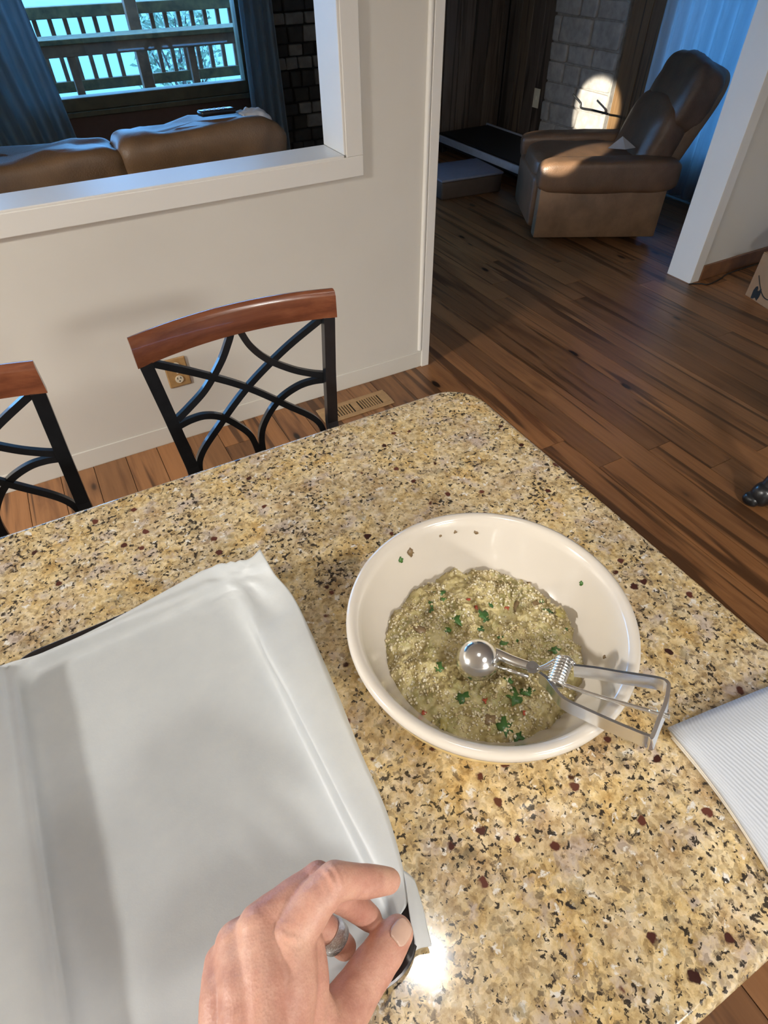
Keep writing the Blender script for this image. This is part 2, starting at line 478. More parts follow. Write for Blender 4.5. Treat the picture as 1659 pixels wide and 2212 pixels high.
# pass-through wall (kitchen / living room), with the pass-through and the doorway left open
bm = bmesh.new()
add_box(bm, (XL, YW, 0), (PX, YB, PZ)); add_box(bm, (PX, YW, 0), (XE, YB, CZ)); add_box(bm, (XL, YW, PZ), (-.95, YB, CZ))
add_box(bm, (-.95, YW, 2.1), (PX, YB, CZ)); add_box(bm, (XE, YW, 2.12), (XJ, YB, CZ)); add_box(bm, (XJ, YW, 0), (XK, YB, CZ))
struct('wall_back', bm, M['wall'])
struct('wall_front', box((XL, YN - .1, 0), (XK, YN, CZ)), M['wall'])
struct('wall_left', box((XL - .1, YN, 0), (XL, YB, CZ)), M['wall'])
struct('wall_right', box((XK, YN, 0), (XK + .1, YB, CZ)), M['wall'])
struct('ceiling', box((XL - .1, YN - .1, CZ), (XK + .1, YF + .2, CZ + .1)), M['ceiling'])
# casing of the pass-through
TW = .0694
def cas(name, a, b, mat='trim', bev=.0025): return struct(name, box(a, b, bev, 2), M[mat])
cas('trim_1', (-1.02, YW - .016, PZ - TW), (PX + TW, YW, PZ))                    # bottom casing
cas('trim_2', (PX, YW - .016, PZ), (PX + TW, YW, 2.17))                            # right casing
cas('trim_3', (-1.02, YW - .016, PZ), (-.95, YW, 2.17))
cas('trim_4', (-.95, YW - .016, 2.1), (PX, YW, 2.17))
cas('trim_5', (-.95, YW - .014, PZ - .002), (PX - .008, YB + .01, PZ + .008))      # sill board
cas('trim_6', (PX - .010, YW - .014, PZ + .008), (PX + .002, YB + .01, 2.1))       # jamb lining
# wall end by the doorway and the opposite jamb
cas('trim_7', (XE - .030, YW - .012, 0), (XE + .012, YB + .012, 2.12))
bm = bmesh.new(); add_tube(bm, [(XE - .040, YW - .002, .095), (XE - .040, YW - .002, 2.12)], .011, 10); tag(obj('trim_8', bm, M['trim'], autosmooth=40), kind='structure')
cas('trim_9', (XJ - .012, YW - .012, 0), (XJ + .016, YB + .012, 2.12))
cas('trim_10', (XJ + .016, YW - .010, 0), (XJ + .068, YW, 2.12), bev=.002)
cas('baseboard_left', (XL, YW - .004, 0), (XE - .030, YW, .085), 'wall', .003)
cas('baseboard_right', (XJ + .072, YW - .014, 0), (XK, YW, .095), 'base_wood', .004)

# living room shell
WX0, WX1, WZ0, WZ1 = .02, 1.92, .635, 2.15           # far window hole
bm = bmesh.new()
add_box(bm, (XL, YF, 0), (-3.4, YF + .16, CZ)); add_box(bm, (-.10, YF, 0), (WX0, YF + .16, CZ)); add_box(bm, (-3.4, YF, 0), (-.10, YF + .16, WZ0)); add_box(bm, (-3.4, YF, WZ1), (-.10, YF + .16, CZ)); add_box(bm, (WX1, YF, 0), (XR + .1, YF + .16, CZ))
add_box(bm, (WX0, YF, 0), (WX1, YF + .16, WZ0)); add_box(bm, (WX0, YF, WZ1), (WX1, YF + .16, CZ))
struct('wall_far', bm, simple('far_wall_brown', (.11, .052, .034), .75))
SY0, SY1, SZ0, SZ1 = 2.62, 3.88, .30, 2.10          # right window hole (in wall X = XR)
bm = bmesh.new()
add_box(bm, (XR, YB, 0), (XR + .16, SY0, CZ)); add_box(bm, (XR, SY1, 0), (XR + .16, YF, CZ))
add_box(bm, (XR, SY0, 0), (XR + .16, SY1, SZ0)); add_box(bm, (XR, SY0, SZ1), (XR + .16, SY1, CZ))
struct('wall_side', bm, M['lining'])
struct('wall_den', box((XL - .1, YB, 0), (XL, YF + .16, CZ)), M['lining'])
# vertical boards
wp = struct('trim_11', box((3.36, YF - .006, 0), (XR, YF, CZ)), M['slot'])
x = 3.37
while x < XR - .02:
    x2 = min(x + .165, XR - .022); obj('board', box((x, YF - .020, 0), (x2 - .006, YF - .006, CZ), .003, 1), M['panel'], wp); x += .165
wp = struct('trim_12', box((XR - .006, 5.19, 0), (XR, YF - .021, CZ)), M['slot'])
y = 5.20
while y < YF - .03:
    y2 = min(y + .165, YF - .022); obj('board', box((XR - .020, y, 0), (XR - .006, y2 - .006, CZ), .003, 1), M['panel'], wp); y += .165
wp = struct('trim_13', box((XR - .012, 3.93, 0), (XR, 4.33, CZ)), M['slot'])
for a, b in ((3.932, 4.13), (4.134, 4.328)): obj('board', box((XR - .030, a, 0), (XR - .012, b, CZ), .003, 1), M['brown_board'], wp)

# windows
def window(n, axis, pos, u0, u1, z0, z1, fw=.07, mull=None):
    def bx(ua, ub, za, zb, d0, d1):
        return ((ua, pos + d0, za), (ub, pos + d1, zb)) if axis == 'Y' else ((pos + d0, ua, za), (pos + d1, ub, zb))
    bm = bmesh.new()
    for q in (bx(u0, u1, z0, z0 + fw, -.02, .10), bx(u0, u1, z1 - fw, z1, -.02, .10), bx(u0, u0 + fw * .6, z0 + fw, z1 - fw, -.02, .10), bx(u1 - fw * .6, u1, z0 + fw, z1 - fw, -.02, .10)):
        add_box(bm, *q, bev=.004, seg=1)
    w = struct('window_%d' % n, bm, M['win_frame'])
    obj('sill', box(*bx(u0 - .04, u1 + .04, z0 - .035, z0, -.05, .02), bev=.004), M['win_frame'], w)
    obj('pane', box(*bx(u0 + fw * .6, u1 - fw * .6, z0 + fw, z1 - fw, .04, .046)), M['glass'], w)
    return w
window(1, 'Y', YF, WX0, WX1, WZ0 - .02, WZ1, .085)
window(3, 'Y', YF, -3.4, -.10, WZ0 - .02, WZ1, .085)  # unseen window, added to bring daylight in and backlight the left curtain
window(2, 'X', XR, SY0, SY1, SZ0, SZ1, .06)

# stones -----------------------------------------------------------
def stonework(name, plane, u0, u1, z1, pos, depth, mats, mortar, label, seed, hr=(.10, .19), wr=(.14, .36), pick=None):
    """stones proud of a mortar bed, on plane X or Y"""
    r = random.Random(seed)
    def w(u, d, z): return (pos - d, u, z) if plane == 'X' else (u, pos - d, z)
    root = empty(name, w((u0 + u1) / 2, 0, 0), label, 'chimney')
    obj('mortar_bed', box(*[w(u0 + .012, .0, 0), w(u1 - .012, depth * .62, z1)]), mortar, root)
    z = 0.0; row = 0
    while z < z1 - .03:
        h = min(r.uniform(*hr), z1 - z); u = u0 + r.uniform(0, .012)
        while u < u1 - .03:
            ww = r.uniform(*wr)
            if u + ww > u1 - .08: ww = u1 - u - r.uniform(0, .012)
            bm = bmesh.new()
            vs = add_box(bm, (0, 0, 0), (1, 1, 1), .09, 2)
            d = depth * r.uniform(.86, 1.06); g = .006
            for v in bm.verts:
                j = .010 * noise.noise(v.co * 3.1 + Vector((u * 9, z * 9, seed)))
                uu = u + g + v.co.x * (ww - 2 * g) + j; zz = z + g + v.co.z * (h - 2 * g) + j * .7
                dd = v.co.y * d + j * v.co.y
                v.co = w(uu, dd, zz)
            m = pick(u, u + ww, z, z + h, r) if pick else mats[0]
            obj('stone', bm, m, root, smooth=True)
            u += ww
        z += h; row += 1
    return root
stonework('stone_chimney', 'X', 4.345, 5.178, CZ - .005, XR, .07, [M['stone']], M['mortar'], 'whitewashed grey stone chimney breast behind the recliner', 3, (.11, .20), (.18, .42))
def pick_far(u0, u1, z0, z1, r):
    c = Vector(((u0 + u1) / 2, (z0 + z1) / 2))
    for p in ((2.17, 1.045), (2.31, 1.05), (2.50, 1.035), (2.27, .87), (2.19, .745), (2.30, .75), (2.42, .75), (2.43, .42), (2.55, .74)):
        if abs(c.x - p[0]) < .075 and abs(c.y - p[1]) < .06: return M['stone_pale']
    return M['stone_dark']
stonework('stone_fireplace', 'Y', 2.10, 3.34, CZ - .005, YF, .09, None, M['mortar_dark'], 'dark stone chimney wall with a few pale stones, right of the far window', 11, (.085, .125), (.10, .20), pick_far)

# ------------------------------------------------------------------ outside
struct('ground', box((-60, 12.0, -2.6), (70, 130, -2.5)), M['ground'])
dk = tag(obj('deck_floor', box((-2.0, YF + .17, .10), (4.2, 7.12, .20)), M['deck_wood']), kind='structure')
rl = empty('deck_railing', (1.2, 7.0, .2), 'weathered wooden deck railing with square balusters outside the far window', 'railing')
obj('top_rail', box((-1.6, 6.955, 1.085), (4.0, 7.075, 1.165), .006), M['deck_moss'], rl)
obj('bottom_rail', box((-1.6, 6.985, .575), (4.0, 7.045, .655), .005), M['deck_moss'], rl)
x = -.62
me = None
while x < 3.2:
    if abs(x - 1.255) > .085:
        if me is None:
            bm = box((-.018, -.018, 0), (.018, .018, .44), .003, 1); me = bpy.data.meshes.new('baluster'); bm.to_mesh(me); bm.free(); me.materials.append(M['deck_wood'])
        o = bpy.data.objects.new('baluster', me); COL.objects.link(o); o.parent = rl; o.matrix_parent_inverse = rl.matrix_world.inverted(); o.location = (x, 7.015, .65)
    x += .1215
tag(obj('porch_post', box((1.205, 6.82, .2), (1.305, 6.92, 2.9), .006), M['deck_wood']), 'square wooden porch post rising in front of the deck railing', 'post')
tb = empty('deck_table', (1.1, 6.5, .2), 'dark weathered wooden table on the deck between window and railing', 'table')
for i in range(4): obj('top_board', box((-.9, 6.42 + i * .075, .965), (3.1, 6.42 + i * .075 + .070, 1.0), .004, 1), M['deck_moss'], tb)
obj('apron', box((-.85, 6.44, .885), (3.05, 6.47, .965), .003, 1), M['deck_wood'], tb)
for lx in (-.35, .620, 1.608, 2.6): obj('leg', box((lx - .03, 6.45, .2), (lx + .03, 6.51, .885), .003, 1), M['deck_wood'], tb)
def bush(name, c, s, n, seed, label):
    r = random.Random(seed)
    root = empty(name, (c[0], c[1], -2.5), label, 'tree')
    bm = bmesh.new(); add_tube(bm, [(c[0], c[1], -2.5), (c[0] + .05, c[1], -1.2), (c[0], c[1], c[2])], [.07, .06, .02], 8)
    for k in range(9):
        a = r.uniform(0, 6.28); e = (c[0] + s[0] * .7 * math.cos(a), c[1] + s[1] * .7 * math.sin(a), c[2] + r.uniform(-.3, .7) * s[2])
        add_tube(bm, [(c[0], c[1], c[2] - s[2] * .9), e], [.025, .006], 6)
    obj('trunk', bm, M['trunk'], root)
    vs, fs = [], []
    for k in range(n):
        a = r.uniform(0, 6.283); q = r.uniform(.15, 1) ** .5; t = r.uniform(-1, 1)
        p = Vector((c[0] + s[0] * q * math.cos(a) * (1 - .5 * max(t, 0) ** 2), c[1] + s[1] * q * math.sin(a), c[2] + s[2] * t))
        d = Vector((r.uniform(-1, 1), r.uniform(-1, 1), r.uniform(-1, 1))).normalized(); e = d.orthogonal().normalized()
        L = r.uniform(.035, .065); W_ = L * .42; b = len(vs)
        vs += [p - d * L, p + e * W_ + Vector((0, 0, .006)), p + d * L, p - e * W_ + Vector((0, 0, .006))]; fs.append((b, b + 1, b + 2, b + 3))
    me = bpy.data.meshes.new('foliage'); me.from_pydata([tuple(v) for v in vs], [], fs)
    o = link_mesh('foliage', me, M['foliage'], root); o['kind'] = 'stuff'
bush('garden_tree', (1.98, 8.6, .55), (.52, .4, .62), 1500, 5, 'leafy green tree close behind the deck railing')

# curtains -----------------------------------------------------------
def curtain(name, pts_top, pts_bot, mat, label, folds, amp, nu=90, nv=14, thick=.004, swing=0.0):
    """pleated cloth between a top line and a bottom line"""
    t0, t1 = map(Vector, pts_top); b0, b1 = map(Vector, pts_bot)
    nrm = (t1 - t0).cross(Vector((0, 0, 1))).normalized()
    bm = bmesh.new(); g = []
    for j in range(nv + 1):
        v = j / nv; row = []
        for i in range(nu + 1):
            u = i / nu
            p = (t0.lerp(t1, u)).lerp(b0.lerp(b1, u), v)
            p += nrm * (amp * math.sin(u * folds * 2 * math.pi + .8 * math.sin(v * 2.2 + u * 5)) * (.6 + .4 * v) + swing * math.sin(v * math.pi) * u)
            row.append(bm.verts.new(p))
        g.append(row)
    for j in range(nv):
        for i in range(nu): bm.faces.new((g[j][i], g[j][i + 1], g[j + 1][i + 1], g[j + 1][i]))
    o = obj(name, bm, mat, smooth=True)
    s = o.modifiers.new('solid', 'SOLIDIFY'); s.thickness = thick
    return tag(o, label, 'curtain')
curtain('curtain', ((-.42, YF - .10, 2.12), (.30, YF - .10, 2.12)), ((-.10, YF - .12, .28), (.43, YF - .12, .28)), M['curtain'], 'blue grey curtain at the left edge of the far window', 5, .035)
curtain('curtain', ((1.88, YF - .15, 2.12), (2.12, YF - .15, 2.12)), ((1.83, YF - .16, .10), (2.15, YF - .16, .10)), M['curtain'], 'dark blue grey curtain between the far window and the dark stone chimney', 4, .03)
curtain('curtain', ((XR - .12, 3.92, 2.12), (XR - .12, 2.60, 2.12)), ((XR - .13, 3.90, .06), (XR - .13, 2.60, .06)), M['curtain_blue'], 'long sheer blue curtain over the side window behind the recliner', 11, .03, 160)
for a, b, nm in (((-.6, YF - .13, 2.14), (2.15, YF - .13, 2.14), 'dark rod carrying the far window curtains'), ((XR - .12, 2.5, 2.14), (XR - .12, 4.0, 2.14), 'dark rod carrying the sheer blue curtain')):
    bm = bmesh.new(); add_tube(bm, [a, b], .012, 10)
    for f in (.04, .92):
        p = Vector(a).lerp(Vector(b), f); q = Vector((p.x, YF, p.z)) if a[1] == b[1] else Vector((XR, p.y, p.z))
        add_tube(bm, [p, q], .008, 8)
    tag(obj('curtain_rod', bm, M['black_metal']), nm, 'curtain rod')

# ------------------------------------------------------------------ living room furniture
sofa = empty('sofa', (-.1, 3.2, 0), 'brown leather sofa standing with its puffy back to the pass-through', 'sofa')
obj('base', box((-1.25, 2.78, .06), (.96, 3.62, .40), .03, 3), M['sofa'], sofa, autosmooth=40)
obj('back_frame', box((-1.22, 2.74, .30), (.97, 2.92, .86), .05, 4), M['sofa'], sofa, autosmooth=40)
for (a, b, zt, sd) in ((-1.15, -.43, 1.03, 1), (-.43, .350, 1.020, 2), (.350, .995, 1.040, 3)):
    bm = bmesh.new(); pillow(bm, ((a + b) / 2, 2.87, zt - .25), (b - a + .05, .30, .50), e=.26, nu=80, nv=40, wr=.030, wf=6, seed=sd); obj('back_cushion', bm, M['sofa'], sofa, smooth=True)
for (a, b, sd) in ((-1.02, -.36, 4), (-.36, .30, 5), (.30, .80, 6)):
    bm = bmesh.new(); pillow(bm, ((a + b) / 2, 3.30, .47), (b - a, .62, .18), e=.35, wr=.01, seed=sd); obj('seat_cushion', bm, M['sofa'], sofa, smooth=True)
for a in (-1.24, .79):
    bm = bmesh.new(); pillow(bm, (a + .10, 3.22, .42), (.22, .84, .46), e=.35, wr=.01, seed=a); obj('arm', bm, M['sofa'], sofa, smooth=True)
for fx in (-1.15, .86):
    for fy in (2.86, 3.54): obj('foot', box((fx - .03, fy - .03, 0), (fx + .03, fy + .03, .07), .004, 1), M['slot'], sofa)
ba = Vector((.690, 2.84, 1.072)); bb = Vector((.845, 2.88, 1.064)); d = (bb - ba)
Mr = Matrix.Translation((ba + bb) / 2) @ d.to_track_quat('X', 'Z').to_matrix().to_4x4()
rm = empty('remote_control', (ba + bb) / 2, 'black remote control lying on top of the sofa back', 'remote')
obj('case', box((-d.length / 2, -.022, -.010), (d.length / 2, .022, .010), .006, 3, Mr), M['remote'], rm, autosmooth=40)
bm = bmesh.new()
for i in range(5):
    for j in range(2): add_box(bm, (-.055 + i * .022, -.012 + j * .016, .009), (-.043 + i * .022, -.004 + j * .016, .0115), 0, 1, Mr)
obj('buttons', bm, M['tread_rail'], rm)
bm = bmesh.new(); g = []
for j in range(13):
    row = []
    for i in range(17):
        u, v = i / 16, j / 12
        xx = .86 + .115 * u; yy = 2.775 + .12 * v
        zz = 1.038 - .25 * max(0, .28 - v) ** 1.2 + .008 * noise.noise(Vector((u * 6, v * 6, 2))) + .006 * math.sin(u * 3.0) - .05 * max(0, u - .75)
        row.append(bm.verts.new((xx + .01 * noise.noise(Vector((u * 3, v * 3, 5))), yy, zz + .012)))
    g.append(row)
for j in range(12):
    for i in range(16): bm.faces.new((g[j][i], g[j][i + 1], g[j + 1][i + 1], g[j + 1][i]))
o = obj('lit_leather_sheet', bm, M['paper_scrap'], smooth=True); s = o.modifiers.new('s', 'SOLIDIFY'); s.thickness = .006; s.offset = 1  # pale sheet added in place of light on the leather top
tag(o, 'small rumpled pale sheet added for the top-lit leather on the right end of the sofa back', 'cloth')

# recliner
A = Vector((3.68, 2.83, 0)); F = Vector((-.875, .485, 0)).normalized(); Wd = Vector((.485, .875, 0)).normalized()
MR = Matrix(((F.x, Wd.x, 0, A.x), (F.y, Wd.y, 0, A.y), (0, 0, 1, 0), (0, 0, 0, 1)))
rec = empty('recliner', A + F * .4 + Wd * .4, 'brown leather recliner with a tall padded back, beyond the doorway', 'armchair')
for nm, w0, w1 in (('side_panel', 0, .10), ('side_panel', .72, .82)):
    obj(nm, box((0, w0, .045), (.845, w1, .40), .012, 2, MR), M['leather_side'], rec, autosmooth=40)
for w0 in (-.015, .695):
    bm = bmesh.new(); pillow(bm, (.40, w0 + .075, .425), (.93, .175, .20), MR, e=.4, nu=48, nv=20, wr=.012, wf=6, seed=w0); obj('arm_pad', bm, M['leather'], rec, smooth=True)
obj('footrest', box((.80, .11, .08), (.875, .71, .40), .03, 3, MR), M['leather'], rec, autosmooth=40)
bm = bmesh.new(); pillow(bm, (.50, .41, .40), (.72, .58, .20), MR, e=.38, wr=.012, seed=9); obj('seat_cushion', bm, M['leather'], rec, smooth=True)
obj('base_frame', box((.06, .12, .0), (.78, .70, .30), .01, 1, MR), M['slot'], rec)
for (f0, z0, th, sz, sd, nm) in ((.07, .55, 20, (.24, .64, .52), 11, 'lumbar_cushion'), (-.070, .800, 22, (.24, .65, .42), 12, 'headrest')):
    Mb = MR @ Matrix.Translation((f0, .41, z0)) @ Matrix.Rotation(R(-th), 4, 'Y')
    bm = bmesh.new(); pillow(bm, (0, 0, 0), sz, Mb, e=.5, nu=52, nv=30, wr=.022, wf=6, seed=sd); obj(nm, bm, M['leather'], rec, smooth=True)
Mb = MR @ Matrix.Translation((-.08, .41, .62)) @ Matrix.Rotation(R(-24), 4, 'Y')
bm = bmesh.new(); pillow(bm, (0, 0, 0), (.12, .62, .74), Mb, e=.4, nu=44, nv=26, wr=.01, seed=14); obj('back_shell', bm, M['leather_side'], rec, smooth=True)
bm = bmesh.new()
a, b, c = [MR @ Vector(q) for q in ((.28, .20, .535), (.38, .25, .532), (.30, .25, .600))]
f = bmesh.ops.solidify
va = [bm.verts.new(q) for q in (a, b, c, (MR @ Vector((.20, .24, .535))))]; bm.faces.new((va[0], va[1], va[2])); bm.faces.new((va[0], va[2], va[3]))
o = obj('folded_paper', bm, M['paper_scrap']); s = o.modifiers.new('s', 'SOLIDIFY'); s.thickness = .004
tag(o, 'pale folded paper standing up on the recliner seat', 'paper')

bm = bmesh.new(); add_tube(bm, catmull([(4.0500, 4.2638, 0.6328), (4.0500, 4.1641, 0.5920), (4.0500, 4.1432, 0.5613), (4.0500, 4.0183, 0.5655), (4.0500, 3.8569, 0.5671)], 6), .008, 8)
obj('recline_lever', bm, M['cord'], rec, smooth=True)['label'] = 'thin black lever beside the far arm'
tm = empty('treadmill', (3.95, 4.95, 0), 'low black treadmill deck with a pale side rail along the dark panelled wall', 'treadmill')
obj('deck', box((3.66, 4.22, .07), (4.34, 5.72, .145), .012, 2), M['tread'], tm)
obj('belt', box((3.72, 4.26, .145), (4.28, 5.66, .150), .002, 1), M['tread'], tm)
for rx in (3.640, 4.32): obj('side_rail', box((rx, 4.20, .10), (rx + .022, 5.74, .158), .006, 2), M['tread_rail'], tm)
for fx in (3.72, 4.26):
    for fy in (4.32, 5.62): obj('foot', box((fx - .03, fy - .04, 0), (fx + .03, fy + .04, .075), .01, 2), M['tread'], tm)
bxx = empty('storage_box', (3.20, 4.52, 0), 'low dark brown box with a bluish top on the living room floor', 'box')
Mx = Matrix.Translation((3.20, 4.54, 0)) @ Matrix.Rotation(R(-5), 4, 'Z')
obj('body', box((-.29, -.22, 0), (.28, .22, .135), .02, 3, Mx), M['box_brown'], bxx, autosmooth=40)
obj('lid', box((-.295, -.225, .135), (.285, .225, .155), .008, 2, Mx), M['box_top'], bxx, autosmooth=40)
sw = empty('light_switch', (XR - .02, 5.31, .41), 'pale wall plate low on the dark panelling beside the grey chimney', 'switch')
obj('plate', box((XR - .028, 5.268, .33), (XR - .0205, 5.352, .485), .003, 2), M['ivory'], sw)
obj('toggle', box((XR - .040, 5.302, .395), (XR - .028, 5.318, .425), .003, 1), M['ivory'], sw)

# ------------------------------------------------------------------ kitchen: wall outlet, vent, box, cord, foot
ol = empty('wall_outlet', (.2475, YW, .322), 'duplex outlet with a wooden cover plate low on the wall behind the bar stool', 'outlet')
obj('cover_plate', box((.203, YW - .006, .258), (.292, YW, .386), .004, 2), M['outlet_wood'], ol)
for zz in (.292, .352):
    bm = bmesh.new(); add_tube(bm, [(.2475, YW - .009, zz), (.2475, YW - .004, zz)], .0165, 20)
    rc = obj('receptacle', bm, M['ivory'], ol)
    bm = bmesh.new()
    for dx in (-.0065, .0065): add_box(bm, (.2475 + dx - .0013, YW - .0096, zz + .001), (.2475 + dx + .0013, YW - .0085, zz + .010))
    add_tube(bm, [(.2475, YW - .0096, zz - .008), (.2475, YW - .0085, zz - .008)], .003, 8)
    obj('slots', bm, M['slot'], rc)
bm = bmesh.new(); add_tube(bm, [(.2475, YW - .0085, .322), (.2475, YW - .005, .322)], .004, 10); obj('screw', bm, M['ivory'], ol)

vn = empty('floor_vent', (.97, 2.088, 0), 'tan floor register with two rows of dark slots beside the wall', 'vent')
VX0, VX1, VY0, VY1 = .79, 1.145, 2.025, 2.150
obj('well', box((VX0 + .01, VY0 + .01, -.02), (VX1 - .01, VY1 - .01, .0008)), M['slot'], vn)
bm = bmesh.new()
add_box(bm, (VX0, VY0, 0), (VX1, VY0 + .026, .006), .002, 1); add_box(bm, (VX0, VY1 - .026, 0), (VX1, VY1, .006), .002, 1)
for a, b in ((VX0, VX0 + .045), (.955, .985), (VX1 - .045, VX1)): add_box(bm, (a, VY0 + .026, 0), (b, VY1 - .026, .006), .0, 1)
obj('frame', bm, M['vent'], vn)
for k in range(9):
    for a, b in ((VX0 + .045, .955), (.985, VX1 - .045)):
        if k:
            xx = a + (b - a) * k / 9; obj('slat', box((xx - .0035, VY0 + .026, .0008), (xx + .0035, VY1 - .026, .0055)), M['vent'], vn)

cb = empty('cardboard_box', (3.70, 1.80, 0), 'tan cardboard box with black printed marks against the wall by the doorway', 'box')
Mc = Matrix(((-.259, .966, 0, 3.548), (-.966, -.259, 0, 1.968), (0, 0, 1, 0), (0, 0, 0, 1))) @ Matrix.Translation((.165, .15, 0))
obj('carton', box((-.165, -.15, 0), (.30, .20, .25), .004, 2, Mc), M['cardboard'], cb)
bm = bmesh.new(); add_box(bm, (-.165, -.148, .2505), (.30, .022, .255), .001, 1, Mc); add_box(bm, (-.165, .027, .2505), (.30, .198, .255), .001, 1, Mc); obj('flaps', bm, M['cardboard'], cb)
bm = bmesh.new()
def print_poly(bm, pts, d=.0012):
    f = bm.faces.new([bm.verts.new(Mc @ Vector((x_, -.1504 - d, z_))) for x_, z_ in pts])
print_poly(bm, [(-.115, .004), (-.118, .05), (-.110, .075), (-.098, .083), (-.090, .074), (-.088, .060), (-.078, .062), (-.073, .078), (-.064, .080), (-.060, .060), (-.058, .035), (-.066, .008), (-.085, .018), (-.10, .006)])
obj('printed_mark', bm, M['ink'], cb)
bm = bmesh.new(); add_tube(bm, [Mc @ Vector((-.125 + .1 * t, -.1515, .135 - .09 * math.sin(t * 1.35))) for t in [i / 10 for i in range(16)]], .0028, 6); obj('printed_line', bm, M['ink'], cb)
bg_ = empty('brown_bag', (3.74, 1.83, .256), 'dull brown bag resting on the cardboard box', 'bag')
bm = bmesh.new(); pillow(bm, (3.74, 1.83, .256 + .078), (.24, .20, .115), e=.6, wr=.03, wf=12, seed=21); obj('sack', bm, simple('bag_brown', (.12, .085, .06), .8), bg_, smooth=True)
bm = bmesh.new(); add_tube(bm, catmull([(3.68, 1.83, .365), (3.69, 1.82, .46), (3.74, 1.82, .49), (3.79, 1.83, .46), (3.80, 1.83, .365)], 6), .005, 8); obj('handle', bm, M['cord'], bg_, smooth=True)
bm = bmesh.new(); add_tube(bm, catmull([(3.372, 2.236, .0045), (3.395, 2.225, .0045), (3.44, 2.200, .0045), (3.475, 2.172, .0045), (3.60, 2.190, .0045), (3.75, 2.222, .0045), (4.2, 2.226, .0045)], 8), .004, 8)
tag(obj('power_cord', bm, M['cord'], smooth=True), 'thin black cord along the floor at the brown baseboard', 'cord')

pt = empty('pedestal_table', (2.32, .62, 0), 'glossy black carved pedestal foot on the wood floor right of the island', 'table')
bm = bmesh.new(); add_lathe(bm, [(0, .30), (.035, .30), (.045, .34), (.06, .42), (.045, .52), (.03, .60), (.05, .66), (.05, .69), (0, .69)], (2.32, .62, 0), 28); obj('column', bm, M['black_metal'], pt, autosmooth=50)
bm = bmesh.new(); add_lathe(bm, [(0, .69), (.26, .69), (.275, .70), (.275, .715), (.26, .725), (0, .725)], (2.32, .62, 0), 48); obj('table_top', bm, M['black_metal'], pt, autosmooth=50)
for a in (157, 277, 37):
    dx, dy = math.cos(R(a)), math.sin(R(a)); P = lambda r, z: Vector((2.32 + dx * r, .62 + dy * r, z))
    bm = bmesh.new()
    add_tube(bm, catmull([P(.02, .46), P(.10, .46), P(.19, .41), P(.245, .30), P(.275, .17), P(.300, .070)], 6), [.036 - .010 * min(1, i / 18) + .006 * (i > 24) for i in range(31)], 12)
    pillow(bm, P(.300, .052), (.105, .085, .100), e=.85, nu=20, nv=12)
    pillow(bm, P(.270, .160), (.095, .085, .080), e=.85, nu=20, nv=12)
    pillow(bm, P(.340, .026), (.055, .065, .05), e=.85, nu=16, nv=10)
    obj('foot', bm, M['black_metal'], pt, smooth=True)

# ------------------------------------------------------------------ island
ZC = 1.06
IX1, IY0, IY1 = .516, -.073, .6795
def rounded_outline(x0, y0, x1, y1, r, n=10):
    out = []
    for cx_, cy_, a0 in ((x1 - r, y0 + r, -90), (x1 - r, y1 - r, 0), (x0 + r, y1 - r, 90), (x0 + r, y0 + r, 180)):
        for k in range(n + 1):
            a = R(a0 + 90 * k / n); out.append((cx_ + r * math.cos(a), cy_ + r * math.sin(a)))
    return out
def slab(bm, x0, y0, x1, y1, z0, z1, r, e):
    """slab with rounded corners and bullnosed edge e"""
    rings = []
    prof = [(e + .003, z0), (e, z0)] + [(e - e * math.sin(R(t)), (z0 + e) - e * math.cos(R(t))) for t in (30, 60, 90)] + [(e - e * math.cos(R(t)), (z1 - e) + e * math.sin(R(t))) for t in (0, 22, 45, 67, 90)] + [(e + .003, z1)]
    for ins, z in prof:
        rings.append([bm.verts.new((px, py, z)) for px, py in rounded_outline(x0 + ins, y0 + ins, x1 - ins, y1 - ins, r - ins)])
    n = len(rings[0])
    for a, b in zip(rings, rings[1:]):
        for k in range(n): bm.faces.new((a[k], a[(k + 1) % n], b[(k + 1) % n], b[k]))
    bm.faces.new(rings[0][::-1]); bm.faces.new(rings[-1])
bm = bmesh.new(); slab(bm, -1.9, IY0, IX1 + .002, IY1, ZC - .034, ZC, .062, .009)
tag(obj('countertop', bm, M['granite'], autosmooth=35), 'polished speckled beige granite island countertop with rounded corners', 'countertop')
ic = empty('island_cabinet', (-.7, .17, 0), 'dark wood island cabinet body under the granite top', 'cabinet')
obj('carcass', box((-1.8, 0.02, .09), (.40, .36, ZC - .034), .003, 1), M['cabinet'], ic)
obj('toe_kick', box((-1.78, .06, 0), (.37, .34, .09)), M['slot'], ic)
for k in range(4): 
    xa = -1.78 + k * .545
    d_ = obj('door', box((xa, -.002, .12), (xa + .53, .018, ZC - .06), .004, 1), M['cabinet'], ic)
    bm = bmesh.new(); pillow(bm, (xa + .48, -.013, .8), (.026, .022, .026), e=1, nu=14, nv=8); obj('knob', bm, M['chrome'], d_, smooth=True)

